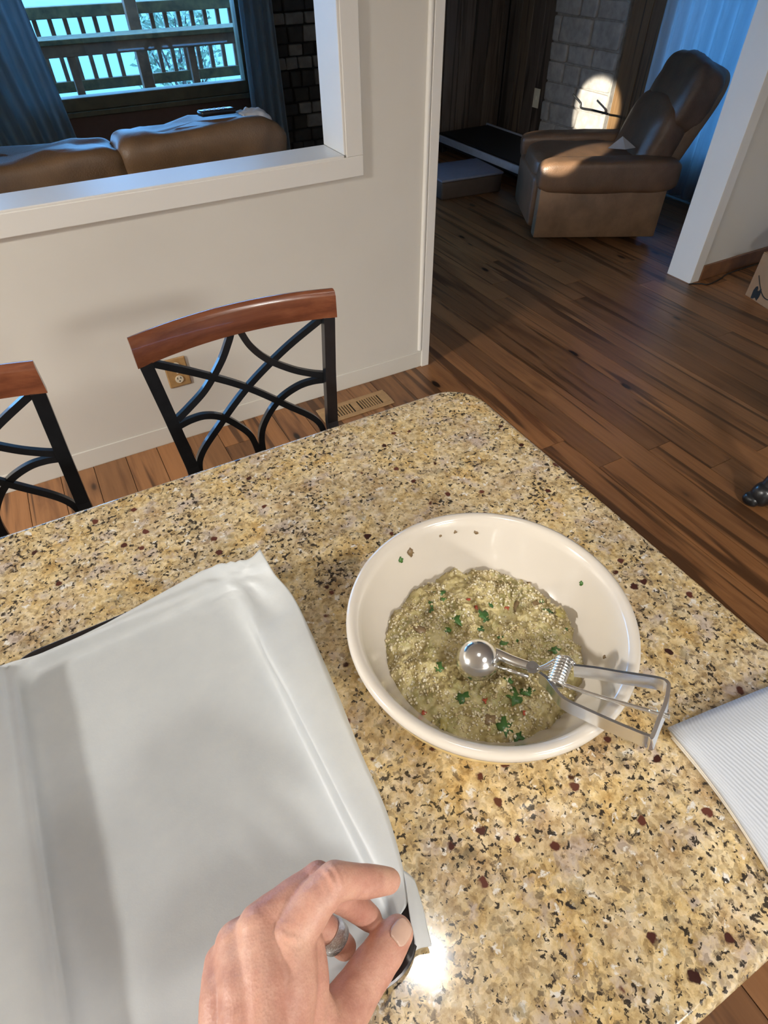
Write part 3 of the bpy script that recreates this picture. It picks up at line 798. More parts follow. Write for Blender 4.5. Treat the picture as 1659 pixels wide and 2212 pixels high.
# ------------------------------------------------------------------ bar stools
def make_stool(label):
    root = empty('bar_stool', (.246, .82, 0), label, 'bar stool', 'bar stools along the island')
    X0, X1, Y0 = .049, .443, 1.02
    W = X1 - X0; xm = (X0 + X1) / 2
    def bow(x): return Y0 + .034 * (1 - ((x - xm) / (W / 2)) ** 2)
    # top rail, bowed
    bm = bmesh.new(); rings = []
    for i in range(25):
        u = i / 24; x = X0 + W * u; y = bow(x)
        th = .021; rings.append([bm.verts.new((x, y + dy, z)) for dy, z in ((0, 1.046), (0.0, 1.090), (.003, 1.0985), (.010, 1.1015), (.017, 1.1), (th, 1.094), (th, 1.046), (.010, 1.043))])
    for a, b in zip(rings, rings[1:]):
        for k in range(8): bm.faces.new((a[k], a[(k + 1) % 8], b[(k + 1) % 8], b[k]))
    bm.faces.new(rings[0][::-1]); bm.faces.new(rings[-1])
    obj('top_rail', bm, M['cherry'], root, autosmooth=50)
    yp = lambda x, o=0: bow(x) + .011 + o
    # stiles run down into rear legs
    for sx, xt, xb, xf in ((-1, X0 + .015, .086, .060), (1, X1 - .015, .412, .436)):
        bm = bmesh.new()
        add_band(bm, [(xt, Y0 + .012, 1.046), (xt + (xb - xt) * .5, Y0 + .010, .93), (xb, Y0 + .004, .80), (xb, Y0 - .01, .72), (xf, Y0 + .055, 0.0)], (1, 0, 0), [.024, .024, .025, .026, .022], .016)
        obj('stile', bm, M['black_metal'], root)
    def lat(name, pts, w=.0135, t=.010, o=0):
        cps = catmull([(x, yp(x, o), z) for x, z in pts], 8)
        bm = bmesh.new(); add_band(bm, cps, [Vector((cps[min(i + 1, len(cps) - 1)] - cps[max(i - 1, 0)])).cross(Vector((0, 1, 0))) for i in range(len(cps))], w, t)
        obj(name, bm, M['black_metal'], root)
    lat('lattice_bar', [(.072, 1.044), (.160, .982), (.243, .922), (.32, .855), (.385, .795), (.402, .728)], o=-.001)
    lat('lattice_bar', [(.420, 1.044), (.335, .985), (.247, .920), (.17, .853), (.110, .795), (.098, .728)], o=.002)
    lat('lattice_arc', [(.236, 1.050), (.226, 1.030), (.203, .994), (.160, .948), (.118, .922), (.088, .908)])
    lat('lattice_arc', [(.252, 1.050), (.268, 1.010), (.298, .972), (.345, .938), (.385, .920), (.416, .912)])
    lat('lattice_arc', [(.086, .892), (.115, .893), (.146, .888), (.178, .870), (.208, .836), (.232, .795), (.242, .728)], o=.001)
    lat('lattice_arc', [(.416, .900), (.385, .900), (.352, .893), (.312, .872), (.280, .840), (.256, .795), (.250, .728)], o=.001)
    lat('cross_rail', [(.088, .722), (.16, .722), (.246, .722), (.33, .722), (.410, .722)], w=.02)
    bm = bmesh.new(); pillow(bm, (.249, .80, .728), (.40, .40, .066), e=.30, nu=48, nv=14); obj('seat', bm, M['seat_fabric'], root, smooth=True)
    obj('seat_frame', box((.062, .61, .675), (.436, .995, .70), .006, 2), M['black_metal'], root)
    for fx, fb in ((.080, .055), (.418, .443)):
        bm = bmesh.new(); add_band(bm, [(fx, .625, .69), (fb, .585, 0)], (1, 0, 0), .022, .022); obj('leg', bm, M['black_metal'], root)
    bm = bmesh.new(); add_tube(bm, [(.062, .598, .25), (.436, .598, .25)], .010, 10); obj('foot_rail', bm, M['black_metal'], root, smooth=True)
    bm = bmesh.new(); add_tube(bm, [(.066, .60, .30), (.066, 1.048, .30)], .009, 10); add_tube(bm, [(.432, .60, .30), (.432, 1.048, .30)], .009, 10); obj('stretcher', bm, M['black_metal'], root)
    return root
st = make_stool('cherry topped black metal bar stool in front of the wall outlet')
s2 = dup(st); s2.location.x -= .546; s2['label'] = 'bar stool cut by the left edge, only the right end of its back showing'

# ------------------------------------------------------------------ baking sheet
pan = empty('baking_sheet', (-.065, .25, ZC), 'dark rimmed baking sheet under the parchment on the granite', 'baking sheet')
MP = Matrix.Translation((-.068, .2535, 0)) @ Matrix.Rotation(R(1.5), 4, 'Z')
def pan_ring(bm, hx, hy, r, z):
    return [bm.verts.new(MP @ Vector((px, py, z))) for px, py in rounded_outline(-hx, -hy, hx, hy, r, 8)]
bm = bmesh.new()
PHX, PHY = .125, .2085          # outer half sizes of the sheet
prof = [(-.018, .020, .0005), (-.0155, .022, .0005), (-.0105, .028, .0150), (-.0015, .034, .0165), (0, .034, .0155), (0, .034, .0180), (-.0015, .033, .0190), (-.0095, .028, .0175), (-.0145, .022, .0025), (-.018, .020, .0025)]
prof = [(PHX + d_, PHY + d_, r_, ZC + z_) for d_, r_, z_ in prof]
rg = [pan_ring(bm, *q) for q in prof]; n = len(rg[0])
for a, b in zip(rg, rg[1:]):
    for k in range(n): bm.faces.new((a[k], a[(k + 1) % n], b[(k + 1) % n], b[k]))
bm.faces.new(rg[0][::-1]); bm.faces.new(rg[-1])
obj('tray', bm, M['pan'], pan, autosmooth=40)

# parchment: bicubic patch through a control net
def patch(net, m=10, wr=0.0, seed=0, wf=30):
    rows = [catmull(r_, m) for r_ in net]
    cols = list(zip(*rows)); cols = [catmull(list(c_), m) for c_ in cols]
    bm = bmesh.new(); g = [[None] * len(cols) for _ in cols[0]]
    for i, c_ in enumerate(cols):
        for j, p in enumerate(c_):
            q = p * wf + Vector((seed, 0, 0))
            dz = wr * (noise.noise(q) + .5 * noise.noise(q * 2.7))
            g[j][i] = bm.verts.new(p + Vector((0, 0, dz)))
    for j in range(len(g) - 1):
        for i in range(len(g[0]) - 1): bm.faces.new((g[j][i], g[j][i + 1], g[j + 1][i + 1], g[j + 1][i]))
    return bm
def L_(x, y, z): return tuple(MP @ Vector((x, y, ZC + z)))
net = [
 [(-0.2211, 0.4506, 1.0980), (-0.1999, 0.4495, 1.0880), L_(-.1245, .2030, .0225), L_(-.112, .2025, .0215), L_(-.085, .1985, .0212), L_(-.03, .2010, .0212), L_(.045, .2100, .024), L_(.100, .2120, .030), (0.0632, 0.4512, 1.0990), (0.0813, 0.4522, 1.1060)],
 [(-0.2206, 0.4271, 1.0980), (-0.1983, 0.4281, 1.0870), L_(-.1210, .1960, .0200), L_(-.1065, .1935, .0050), L_(-.080, .1935, .0045), L_(-.03, .1940, .0045), L_(.045, .1945, .0060), L_(.100, .1950, .014), (0.0696, 0.4297, 1.0920), (0.0837, 0.4187, 1.0970)],
 [(-0.2191, 0.3900, 1.0980), (-0.1968, 0.3899, 1.0868), L_(-.1205, .165, .0205), L_(-.1055, .165, .0055), L_(-.080, .165, .0045), L_(-.02, .165, .0042), L_(.05, .165, .0042), L_(.106, .165, .009), (0.0758, 0.3753, 1.0860), (0.0911, 0.3742, 1.0920)],
 [(-0.2180, 0.3471, 1.0980), (-0.1955, 0.3444, 1.0865), L_(-.1205, .095, .0205), L_(-.1055, .095, .0055), L_(-.075, .095, .0042), L_(-.02, .095, .0042), L_(.05, .095, .0042), L_(.106, .095, .0070), L_(.1165, .095, .0225), (0.0860, 0.2692, 1.0870)],
 [(-0.2170, 0.3002, 1.0980), (-0.1964, 0.2929, 1.0865), L_(-.1205, .015, .0210), L_(-.1045, .015, .0055), L_(-.070, .015, .0042), L_(-.02, .015, .0042), L_(.05, .015, .0042), L_(.106, .015, .0060), L_(.1165, .015, .0220), (0.0797, 0.2042, 1.0850)],
 [(-0.2160, 0.2478, 1.0980), (-0.1958, 0.2397, 1.0865), L_(-.1200, -.065, .0215), L_(-.1035, -.065, .0055), L_(-.065, -.065, .0042), L_(-.02, -.065, .0042), L_(.05, -.065, .0042), L_(.106, -.065, .0060), L_(.1160, -.065, .0215), (0.0755, 0.1439, 1.0840)],
 [(-0.2154, 0.1964, 1.0980), (-0.1974, 0.1883, 1.0870), L_(-.1195, -.140, .0220), L_(-.1025, -.140, .0055), L_(-.065, -.140, .0042), L_(-.02, -.140, .0042), L_(.05, -.140, .0042), L_(.104, -.140, .0062), L_(.1150, -.140, .0215), (0.0623, 0.0895, 1.0845)],
 [(-0.2167, 0.1331, 1.0960), (-0.2024, 0.1256, 1.0865), L_(-.118, -.188, .0200), L_(-.1025, -.188, .0062), L_(-.065, -.188, .0055), L_(-.02, -.188, .0055), L_(.05, -.188, .0055), L_(.100, -.186, .0070), L_(.1090, -.180, .0150), L_(.1125, -.178, .0190)],
]
bm = patch(net, 8, .0006, 3, 26)
MPi = MP.inverted()
def pan_top(x, y):      # height of the sheet's upper side at a local point
    qx, qy = abs(x) - (PHX - .034), abs(y) - (PHY - .034)
    d = .034 - (math.hypot(max(qx, 0), max(qy, 0)) + min(max(qx, qy), 0))
    if d < -.001: return -1
    if d < .0095: return .0195
    if d < .0150: return .0195 + (.0025 - .0195) * (d - .0095) / .0055
    return .0025
for it in range(4):
    for v in bm.verts:
        q = MPi @ v.co; lim = max(pan_top(q.x + a_, q.y + b_) for a_, b_ in ((0, 0), (.002, 0), (-.002, 0), (0, .002), (0, -.002))) + ZC + .0009
        if v.co.z < lim: v.co.z = lim
    if it < 4: bmesh.ops.smooth_vert(bm, verts=[v for v in bm.verts if not v.is_boundary], factor=.5, use_axis_x=False, use_axis_y=False, use_axis_z=True)
# crumpled corner creases
cc = Vector((0.0442, 0.4423, 1.0920))
for v in bm.verts:
    d = (v.co - cc); d.z = 0; L = d.length
    if L < .055:
        a = math.atan2(d.y, d.x); v.co.z += .0022 * math.sin(a * 9 + L * 90 + 2 * noise.noise(v.co * 60)) * (1 - L / .055) * min(1, L / .008)
pp = obj('parchment_paper', bm, M['parchment'], smooth=True)
s = pp.modifiers.new('s', 'SOLIDIFY'); s.thickness = .0004; s.offset = 1
tag(pp, 'wrinkled white parchment paper lining the baking sheet', 'parchment')
# loose corner flap hanging outside the rim
net = [[(0.0666, 0.1027, 1.0855), (0.0692, 0.0985, 1.0850), (0.0713, 0.0936, 1.0835)],
       [(0.0615, 0.0896, 1.0860), (0.0641, 0.0817, 1.0848), (0.0678, 0.0754, 1.0815)],
       [(0.0553, 0.0735, 1.0840), (0.0587, 0.0672, 1.0820), (0.0643, 0.0631, 1.0790)],
       [(0.0520, 0.0617, 1.0800), (0.0568, 0.0564, 1.0775), (0.0619, 0.0532, 1.0760)],
       [(0.0478, 0.0559, 1.0770), (0.0526, 0.0559, 1.0760), (0.0596, 0.0544, 1.0750)]]
o = obj('corner_flap', patch(net, 6), M['parchment'], pp, smooth=True)
s = o.modifiers.new('s', 'SOLIDIFY'); s.thickness = .0004

# ------------------------------------------------------------------ mixing bowl with its filling
BC = Vector((.2311, .2296, ZC))
bw = empty('mixing_bowl', BC, 'large cream glazed mixing bowl holding a green vegetable mash', 'bowl')
inner = [(0, .010), (.055, .011), (.078, .018), (.095, .036), (.108, .058), (.1185, .082), (.1215, .0905), (.1245, .0935), (.1285, .0945), (.1318, .0928), (.1330, .0888), (.1320, .0835), (.1285, .0800)]
outer = [(.1285, .0800), (.1280, .0740), (.1255, .064), (.1190, .048), (.1040, .027), (.086, .011), (.0745, .006), (.0745, .0005), (.066, .0005), (.064, .004), (0, .004)]
bm = bmesh.new(); add_lathe(bm, inner, BC, 128); obj('glazed_inside', bm, M['cream'], bw, smooth=True)
bm = bmesh.new(); add_lathe(bm, outer, BC, 128); obj('glazed_outside', bm, M['yellow_reflect_glaze'], bw, smooth=True)['label'] = 'glazed outside of the bowl with a yellow reflection painted in'
FC = Vector((.2297, .2308, ZC + .0415)); FR = .1035
def fz(x, y):
    q = Vector((x, y, 0)); r = math.hypot(x, y) / FR
    h = (.0085 * (1 - r * r) + .0090 * noise.noise(q * 38 + Vector((3, 1, 0)))) * .9 + .0052 * noise.noise(q * 95) + .0028 * noise.noise(q * 210) + .0016 * noise.noise(q * 420)
    return h - (.012 * max(0, r - .86) / .14)
bm = bmesh.new(); rings = []; NR, NA = 90, 300
for j in range(NR + 1):
    r = FR * j / NR
    if j == 0: rings.append([bm.verts.new(FC + Vector((0, 0, fz(0, 0))))]); continue
    row = []
    for k in range(NA):
        a = 2 * math.pi * k / NA; rr = r * (1 + (.028 * noise.noise(Vector((math.cos(a) * 3, math.sin(a) * 3, 4))) + .012 * noise.noise(Vector((math.cos(a) * 14, math.sin(a) * 14, 9))) - .01) * (r / FR))
        x_, y_ = rr * math.cos(a), rr * math.sin(a); row.append(bm.verts.new(FC + Vector((x_, y_, fz(x_, y_)))))
    rings.append(row)
for a, b in zip(rings, rings[1:]):
    for k in range(NA):
        if len(a) == 1: bm.faces.new((a[0], b[k], b[(k + 1) % NA]))
        else: bm.faces.new((a[k], b[k], b[(k + 1) % NA], a[(k + 1) % NA]))
food = tag(obj('vegetable_mash', bm, M['food'], smooth=True), 'lumpy olive green vegetable mash flecked with parsley in the cream bowl', 'food')
food['kind'] = 'thing'
r = random.Random(4); vs, fs = [], []
octa = [(1, 0, 0), (-1, 0, 0), (0, 1, 0), (0, -1, 0), (0, 0, 1), (0, 0, -1)]; of = [(0, 2, 4), (2, 1, 4), (1, 3, 4), (3, 0, 4), (2, 0, 5), (1, 2, 5), (3, 1, 5), (0, 3, 5)]
for k in range(5200):
    a = r.uniform(0, 6.283); rr = FR * .97 * math.sqrt(r.random()); x_, y_ = rr * math.cos(a), rr * math.sin(a)
    if noise.noise(Vector((x_ * 30, y_ * 30, 8))) < -.18 and r.random() < .8: continue
    s_ = r.choice((.0007, .0009, .0010, .0012, .0014, .0019)); b = len(vs)
    mt = Matrix.Rotation(r.uniform(0, 6), 3, 'Z') @ Matrix.Rotation(r.uniform(0, 6), 3, 'X')
    for o_ in octa:
        p = mt @ Vector((o_[0] * s_ * r.uniform(.8, 1.5), o_[1] * s_, o_[2] * s_ * r.uniform(.7, 1.1)))
        vs.append(tuple(FC + Vector((x_, y_, fz(x_, y_) + s_ * .25)) + p))
    fs += [tuple(b + i for i in f) for f in of]
me = bpy.data.meshes.new('grains'); me.from_pydata(vs, [], fs); o = link_mesh('grains', me, M['grain'], food, smooth=True); o['kind'] = 'stuff'
def bit(name, p, size, mat, seed, elong=1.0, ang=0, parent=food, up=None):
    r = random.Random(seed); bm = bmesh.new(); c = Vector(p); n = 13
    rim = []
    for k in range(n):
        a = 2 * math.pi * k / n; q = size * (r.uniform(.40, 1.25))
        x_, y_ = q * math.cos(a) * elong, q * math.sin(a)
        x_, y_ = x_ * math.cos(ang) - y_ * math.sin(ang), x_ * math.sin(ang) + y_ * math.cos(ang)
        rim.append((x_, y_, r.uniform(-.10, .25) * size))
    mq = Vector((0, 0, 1)).rotation_difference(Vector(up)).to_matrix() if up else Matrix.Identity(3)
    top = [bm.verts.new(c + mq @ Vector(q)) for q in rim]; bot = [bm.verts.new(c + mq @ (Vector(q) - Vector((0, 0, .0007)))) for q in rim]
    ct = bm.verts.new(c + mq @ Vector((0, 0, size * .12))); cb_ = bm.verts.new(c + mq @ Vector((0, 0, size * .12 - .0007)))
    for k in range(n):
        j = (k + 1) % n
        bm.faces.new((ct, top[k], top[j])); bm.faces.new((cb_, bot[j], bot[k])); bm.faces.new((top[k], bot[k], bot[j], top[j]))
    return obj(name, bm, mat, parent, smooth=True)
def on_food(p):
    d = Vector(p) - FC; return Vector((p[0], p[1], FC.z + fz(d.x, d.y) + .0006))
PARS = [((0.1638, 0.3033, 1.1030), .0045, 1.4), ((0.2112, 0.2938, 1.1040), .0050, 1.0), ((0.2246, 0.3006, 1.1040), .0040, 1.6), ((0.2068, 0.2850, 1.1040), .0045, 1), ((0.2199, 0.2632, 1.1060), .0055, 1.5), ((0.2340, 0.2409, 1.1070), .0035, 1), ((0.2455, 0.2539, 1.1070), .0055, 1.3), ((0.2465, 0.2489, 1.1070), .0040, 1.2),
 ((0.2463, 0.2272, 1.1080), .0045, 1), ((0.2609, 0.2155, 1.1080), .0045, 1.2), ((0.2426, 0.2156, 1.1080), .0048, 1), ((0.3090, 0.2273, 1.1050), .0045, 1.2), ((0.3128, 0.2426, 1.1040), .0035, 1), ((0.3113, 0.2034, 1.1030), .0030, 1), ((0.2837, 0.1879, 1.1040), .0045, 1.5), ((0.1767, 0.2273, 1.1060), .0042, 1.4),
 ((0.2232, 0.1839, 1.1070), .0042, 1.3), ((0.1806, 0.1919, 1.1050), .0055, 1.2), ((0.2204, 0.1683, 1.1060), .0075, 1.5), ((0.2331, 0.1684, 1.1060), .0062, 1.5), ((0.1967, 0.1513, 1.1030), .0072, 1.2), ((0.2025, 0.1405, 1.1030), .0058, 1.1), ((0.2067, 0.2589, 1.1050), .0035, 1), ((0.2604, 0.2601, 1.1060), .0030, 1.2), ((0.2237, 0.2921, 1.1050), .0032, 1)]
for i, (p, s_, e) in enumerate(PARS): bit('parsley_leaf', on_food(p), s_, M['parsley'], i, e, i * 1.3)
for i, p in enumerate(((0.2723, 0.2508, 1.1060), (0.3146, 0.1762, 1.1020), (0.1444, 0.1994, 1.1030), (0.1969, 0.1797, 1.1060), (0.2483, 0.2675, 1.1060), (0.1832, 0.1569, 1.1040), (0.2442, 0.2780, 1.1050), (0.2172, 0.1520, 1.1050))): bit('red_pepper_bit', on_food(p), (.0030, .0048)[i == 1] if i < 5 else .0022, M['red_bit'], 40 + i, 1.2, i)
bit('green_vegetable_strip', on_food((0.3141, 0.2174, 1.1040)), .0075, M['olive_bit'], 61, .7, .2); bit('green_vegetable_strip', on_food((0.1530, 0.1808, 1.1040)), .006, M['olive_bit'], 62, 1.6, .9)
for i, p in enumerate(((0.3069, 0.2416, 1.1050), (0.2849, 0.2511, 1.1060), (0.1817, 0.2717, 1.1040), (0.1869, 0.1620, 1.1040))): bit('brown_vegetable_bit', on_food(p), .0050, M['brown_bit'], 70 + i, 1.5, i * .9)
def on_bowl(x, y, z):   # a point pushed onto the inner wall at height z
    d = Vector((x, y, 0)) - Vector((BC.x, BC.y, 0)); zz = z - ZC
    for (r0, z0), (r1, z1) in zip(inner, inner[1:]):
        if z0 <= zz <= z1:
            rr = r0 + (r1 - r0) * (zz - z0) / (z1 - z0); break
    d = d.normalized(); return Vector((BC.x, BC.y, z)) + d * (rr - .0006), -d
for i, (q, s_, m) in enumerate((((0.3311, 0.2272, 1.1310), .0022, 'parsley'), ((0.2020, 0.3323, 1.1340), .0030, 'parsley'), ((0.2161, 0.3278, 1.1350), .0042, 'brown_bit'), ((0.3359, 0.2768, 1.0980), .0026, 'brown_bit'), ((0.2628, 0.3261, 1.1400), .0018, 'brown_bit'), ((0.2765, 0.3114, 1.1380), .0022, 'brown_bit'), ((0.1531, 0.3198, 1.0980), .0030, 'brown_bit'), ((0.2491, 0.3317, 1.1390), .0014, 'brown_bit'), ((0.3185, 0.1489, 1.1210), .0020, 'brown_bit'))):
    p, nn = on_bowl(*q); bit('splatter' if m != 'parsley' else 'parsley_leaf', p, s_, M[m], 90 + i, 1.3, i, bw, nn + Vector((0, 0, .5)))

# ------------------------------------------------------------------ scoop
sc = empty('cookie_scoop', (0.2444, 0.1510, 1.1400), 'shiny metal spring handled scoop resting in the mash and over the bowl rim', 'scoop')
SB = Vector((0.2061, 0.2087, 1.1225)); sr = .0202
sdir = Vector((.10, -.30, -1)).normalized()      # the cup opens this way
bm = bmesh.new(); prof = []
for k in range(15): t = R(-90 + 104 * k / 14); prof.append((sr * math.cos(t), sr * math.sin(t)))
prof[0] = (0, prof[0][1])
ins = [(max(0, a * .94), b * .94) for a, b in prof[::-1]]; ins[-1] = (0, ins[-1][1])
add_lathe(bm, prof + ins, (0, 0, 0), 48)
bmesh.ops.transform(bm, matrix=Matrix.Translation(SB) @ sdir.to_track_quat('Z', 'Y').to_matrix().to_4x4(), verts=bm.verts)
obj('cup', bm, M['chrome'], sc, smooth=True)
bm = bmesh.new(); cps = catmull([(0.2171, 0.2104, 1.1265), (0.2225, 0.2038, 1.1285), (0.2296, 0.1880, 1.1330), (0.2382, 0.1737, 1.1370), (0.2414, 0.1679, 1.1385)], 6)
add_tube(bm, cps, [.0058 - .0020 * i / (len(cps) - 1) for i in range(len(cps))], 16); obj('neck', bm, M['chrome'], sc, smooth=True)
bm = bmesh.new(); add_tube(bm, [(0.2159, 0.1966, 1.1235), (0.2306, 0.1687, 1.1345)], .0017, 10); obj('sweep_rod', bm, M['chrome'], sc, smooth=True)
bm = bmesh.new(); add_tube(bm, [Vector((0.2387, 0.1741, 1.1360)), Vector((0.2359, 0.1720, 1.1415))], .0054, 18); add_tube(bm, [Vector((0.2364, 0.1731, 1.1410)), Vector((0.2348, 0.1720, 1.1440))], .0024, 12)
gear = obj('pivot_gear', bm, simple('dull_steel', (.32, .32, .33), .3, metallic=1.0), sc, autosmooth=40)
def tube_obj(name, pts, rad, m=6, n=10):
    bm = bmesh.new(); add_tube(bm, catmull(pts, m), rad, n); return obj(name, bm, M['chrome'], sc, smooth=True)
hb = .0112; HD = Vector((.12, .42, 1)).normalized()
def band_obj(name, pts, m=8, w=hb):
    cps = [p - HD * (w / 2) for p in catmull(pts, m)]
    bm = bmesh.new(); add_band(bm, cps, [HD] * len(cps), w, .0030); o = obj(name, bm, M['steel'], sc)
    b = o.modifiers.new('b', 'BEVEL'); b.width = .0011; b.segments = 3; return o
band_obj('handle', [(0.2574, 0.1493, 1.1615), (0.2694, 0.1364, 1.1665), (0.2789, 0.1240, 1.1715), (0.2903, 0.1103, 1.1770), (0.2972, 0.1015, 1.1805), (0.2987, 0.0965, 1.1820), (0.2956, 0.0921, 1.1825), (0.2843, 0.0844, 1.1825), (0.2701, 0.0774, 1.1820), (0.2564, 0.0705, 1.1805), (0.2551, 0.0723, 1.1800), (0.2516, 0.0782, 1.1785), (0.2439, 0.0961, 1.1720), (0.2361, 0.1167, 1.1645), (0.2321, 0.1272, 1.1610), (0.2311, 0.1352, 1.1585), (0.2329, 0.1444, 1.1555), (0.2354, 0.1533, 1.1515), (0.2353, 0.1628, 1.1475)])
tube_obj('handle_arm', [(0.2388, 0.1688, 1.1400), (0.2463, 0.1665, 1.1435), (0.2562, 0.1645, 1.1490), (0.2610, 0.1612, 1.1530), (0.2620, 0.1545, 1.1545), (0.2625, 0.1512, 1.1530)], .0019)
tube_obj('handle_arm', [(0.2417, 0.1682, 1.1385), (0.2521, 0.1610, 1.1430)], .0016)
tube_obj('plunger_rod', [(0.2435, 0.1445, 1.1490), (0.2578, 0.1204, 1.1560), (0.2795, 0.0832, 1.1705)], .0018)
# spring
a, b = Vector((0.2596, 0.1609, 1.1500)), Vector((0.2392, 0.1481, 1.1470)); ax = (b - a); L = ax.length; ax.normalize(); e1 = ax.orthogonal().normalized(); e2 = ax.cross(e1)
bm = bmesh.new(); add_tube(bm, [a + ax * (L * t / 160) + .0068 * (math.cos(2 * math.pi * 8.5 * t / 160) * e1 + math.sin(2 * math.pi * 8.5 * t / 160) * e2) for t in range(161)], .00135, 8); obj('spring', bm, M['chrome'], sc, smooth=True)
# rack end
bm = bmesh.new(); p0, p1 = Vector((0.2769, 0.0871, 1.1690)), Vector((0.2832, 0.0761, 1.1735)); add_tube(bm, [p0, p1], .0021, 12)
for k in range(6):
    p = p0.lerp(p1, .06 + .075 * k); add_tube(bm, [p + HD * .0035 + Vector((-.0006, .002, 0)), p - HD * .0035], .0006, 6)
obj('rack', bm, M['chrome'], sc, autosmooth=40)

# ------------------------------------------------------------------ folded paper towel
tw = empty('paper_towel', (0.3897, 0.0322, 1.0620), 'folded ribbed white paper towel at the right edge beside the scoop', 'towel')
c0, c1, c2 = Vector((0.3900, 0.1000, 1.0000)), Vector((0.6165, 0.0657, 1.0000)), Vector((0.3550, -0.0834, 1.0000))
c0, c1, c2 = Vector((0.3432, 0.0880, 1.0720)), Vector((0.5425, 0.0578, 1.0720)), Vector((0.3045, -0.0894, 1.0720))
eu, ev = (c1 - c0), (c2 - c0)
for lay, z0, z1, mt in ((0, .0006, .0035, 'towel_edge'), (1, .0038, .0070, 'towel_edge'), (2, .0073, .0125, 'towel')):
    bm = bmesh.new(); g = []
    for j in range(25):
        row = []
        for i in range(21):
            u, v = i / 20, j / 24
            p = c0 + eu * u + ev * v
            # the near edge bows a little
            p += Vector((-.010, -.008, 0)) * math.sin(v * math.pi) * (1 - u) * -1.0
            e_ = min(1, (min(u, v) + .0) / .06)
            off = Vector((.0, -.0035, 0)) * (2 - lay) * (1 - u)
            p = p + off
            row.append((p.x, p.y, ZC + z0 + (z1 - z0) * (1 if lay < 2 else (.55 + .45 * e_)) + (.0012 * math.sin(u * 5 + v * 4) if lay == 2 else 0)))
        g.append(row)
    top = [[bm.verts.new(q) for q in row] for row in g]; bot = [[bm.verts.new((q[0], q[1], ZC + z0)) for q in row] for row in g]
    J, I = len(g), len(g[0])
    for j in range(J - 1):
        for i in range(I - 1):
            bm.faces.new((top[j][i], top[j][i + 1], top[j + 1][i + 1], top[j + 1][i])); bm.faces.new((bot[j][i], bot[j + 1][i], bot[j + 1][i + 1], bot[j][i + 1]))
    edge = [(0, i) for i in range(I)] + [(j, I - 1) for j in range(1, J)] + [(J - 1, i) for i in range(I - 2, -1, -1)] + [(j, 0) for j in range(J - 2, 0, -1)]
    for k in range(len(edge)):
        a, b = edge[k], edge[(k + 1) % len(edge)]
        bm.faces.new((top[a[0]][a[1]], bot[a[0]][a[1]], bot[b[0]][b[1]], top[b[0]][b[1]]))
    o = obj('folded_layer', bm, M[mt], tw, smooth=True)
    for p in o.data.polygons: p.use_smooth = True

# ------------------------------------------------------------------ hand
def capsule(bm, p0, p1, r0, r1, n=18, m=7):
    p0, p1 = Vector(p0), Vector(p1); ax = (p1 - p0); L = ax.length
    if L < 1e-6: return
    ax.normalize(); e1 = ax.orthogonal().normalized(); e2 = ax.cross(e1); rings = []
    pr = []
    for k in range(m + 1): t = R(-90 + 90 * k / m); pr.append((r0 * math.cos(t), r0 * math.sin(t)))
    for k in range(m + 1): t = R(90 * k / m); pr.append((r1 * math.cos(t), L + r1 * math.sin(t)))
    for rr, h in pr:
        if rr < 1e-5: rings.append([bm.verts.new(p0 + ax * h)])
        else: rings.append([bm.verts.new(p0 + ax * h + rr * (math.cos(2 * math.pi * i / n) * e1 + math.sin(2 * math.pi * i / n) * e2)) for i in range(n)])
    for a, b in zip(rings, rings[1:]):
        for i in range(n):
            q = []
            for v in (a[i % len(a)], a[(i + 1) % n % len(a)], b[(i + 1) % n % len(b)], b[i % len(b)]):
                if v not in q: q.append(v)
            if len(q) > 2: bm.faces.new(q)
def chain(bm, pts, rad):
    for a, b, r0, r1 in zip(pts, pts[1:], rad, rad[1:]): capsule(bm, a, b, r0, r1)
HP = {
 'index': ([(-0.0497, 0.0422, 1.1550), (-0.0303, 0.0676, 1.1600), (-0.0207, 0.0899, 1.1630), (-0.0018, 0.0977, 1.1680), (0.0138, 0.1023, 1.1680), (0.0244, 0.0993, 1.1580), (0.0349, 0.0958, 1.1480), (0.0479, 0.0925, 1.1350)], [.0160, .0150, .0148, .0128, .0122, .0108, .0104, .0086]),
 'middle': ([(-0.0552, 0.0449, 1.1650), (-0.0433, 0.0765, 1.1660), (-0.0368, 0.1033, 1.1630), (-0.0144, 0.1078, 1.1600), (0.0047, 0.1116, 1.1520), (0.0134, 0.1033, 1.1300), (0.0207, 0.0972, 1.1120), (0.0292, 0.0862, 1.0940)], [.0160, .0150, .0145, .0125, .0118, .0105, .0102, .0088]),
 'ring': ([(-0.0634, 0.0493, 1.1650), (-0.0562, 0.0791, 1.1630), (-0.0532, 0.1038, 1.1550), (-0.0346, 0.1087, 1.1400), (-0.0147, 0.1091, 1.1280), (-0.0043, 0.0987, 1.1060), (0.0005, 0.0909, 1.0960), (0.0055, 0.0814, 1.0855)], [.0155, .0145, .0138, .0120, .0112, .0102, .0098, .0086]),
 'little': ([(-0.0751, 0.0561, 1.1550), (-0.0689, 0.0821, 1.1550), (-0.0642, 0.1002, 1.1460), (-0.0506, 0.1055, 1.1280), (-0.0366, 0.1059, 1.1140), (-0.0269, 0.0974, 1.0980), (-0.0205, 0.0916, 1.0900), (-0.0144, 0.0860, 1.0835)], [.0160, .0140, .0128, .0108, .0100, .0090, .0086, .0076]),
 'thumb': ([(-0.0437, 0.0373, 1.1350), (-0.0282, 0.0420, 1.1220), (-0.0114, 0.0471, 1.1120), (0.0039, 0.0538, 1.1060), (0.0164, 0.0594, 1.1020), (0.0295, 0.0645, 1.0975), (0.0415, 0.0693, 1.0945)], [.0200, .0185, .0170, .0150, .0148, .0140, .0118]),
}
bm = bmesh.new()
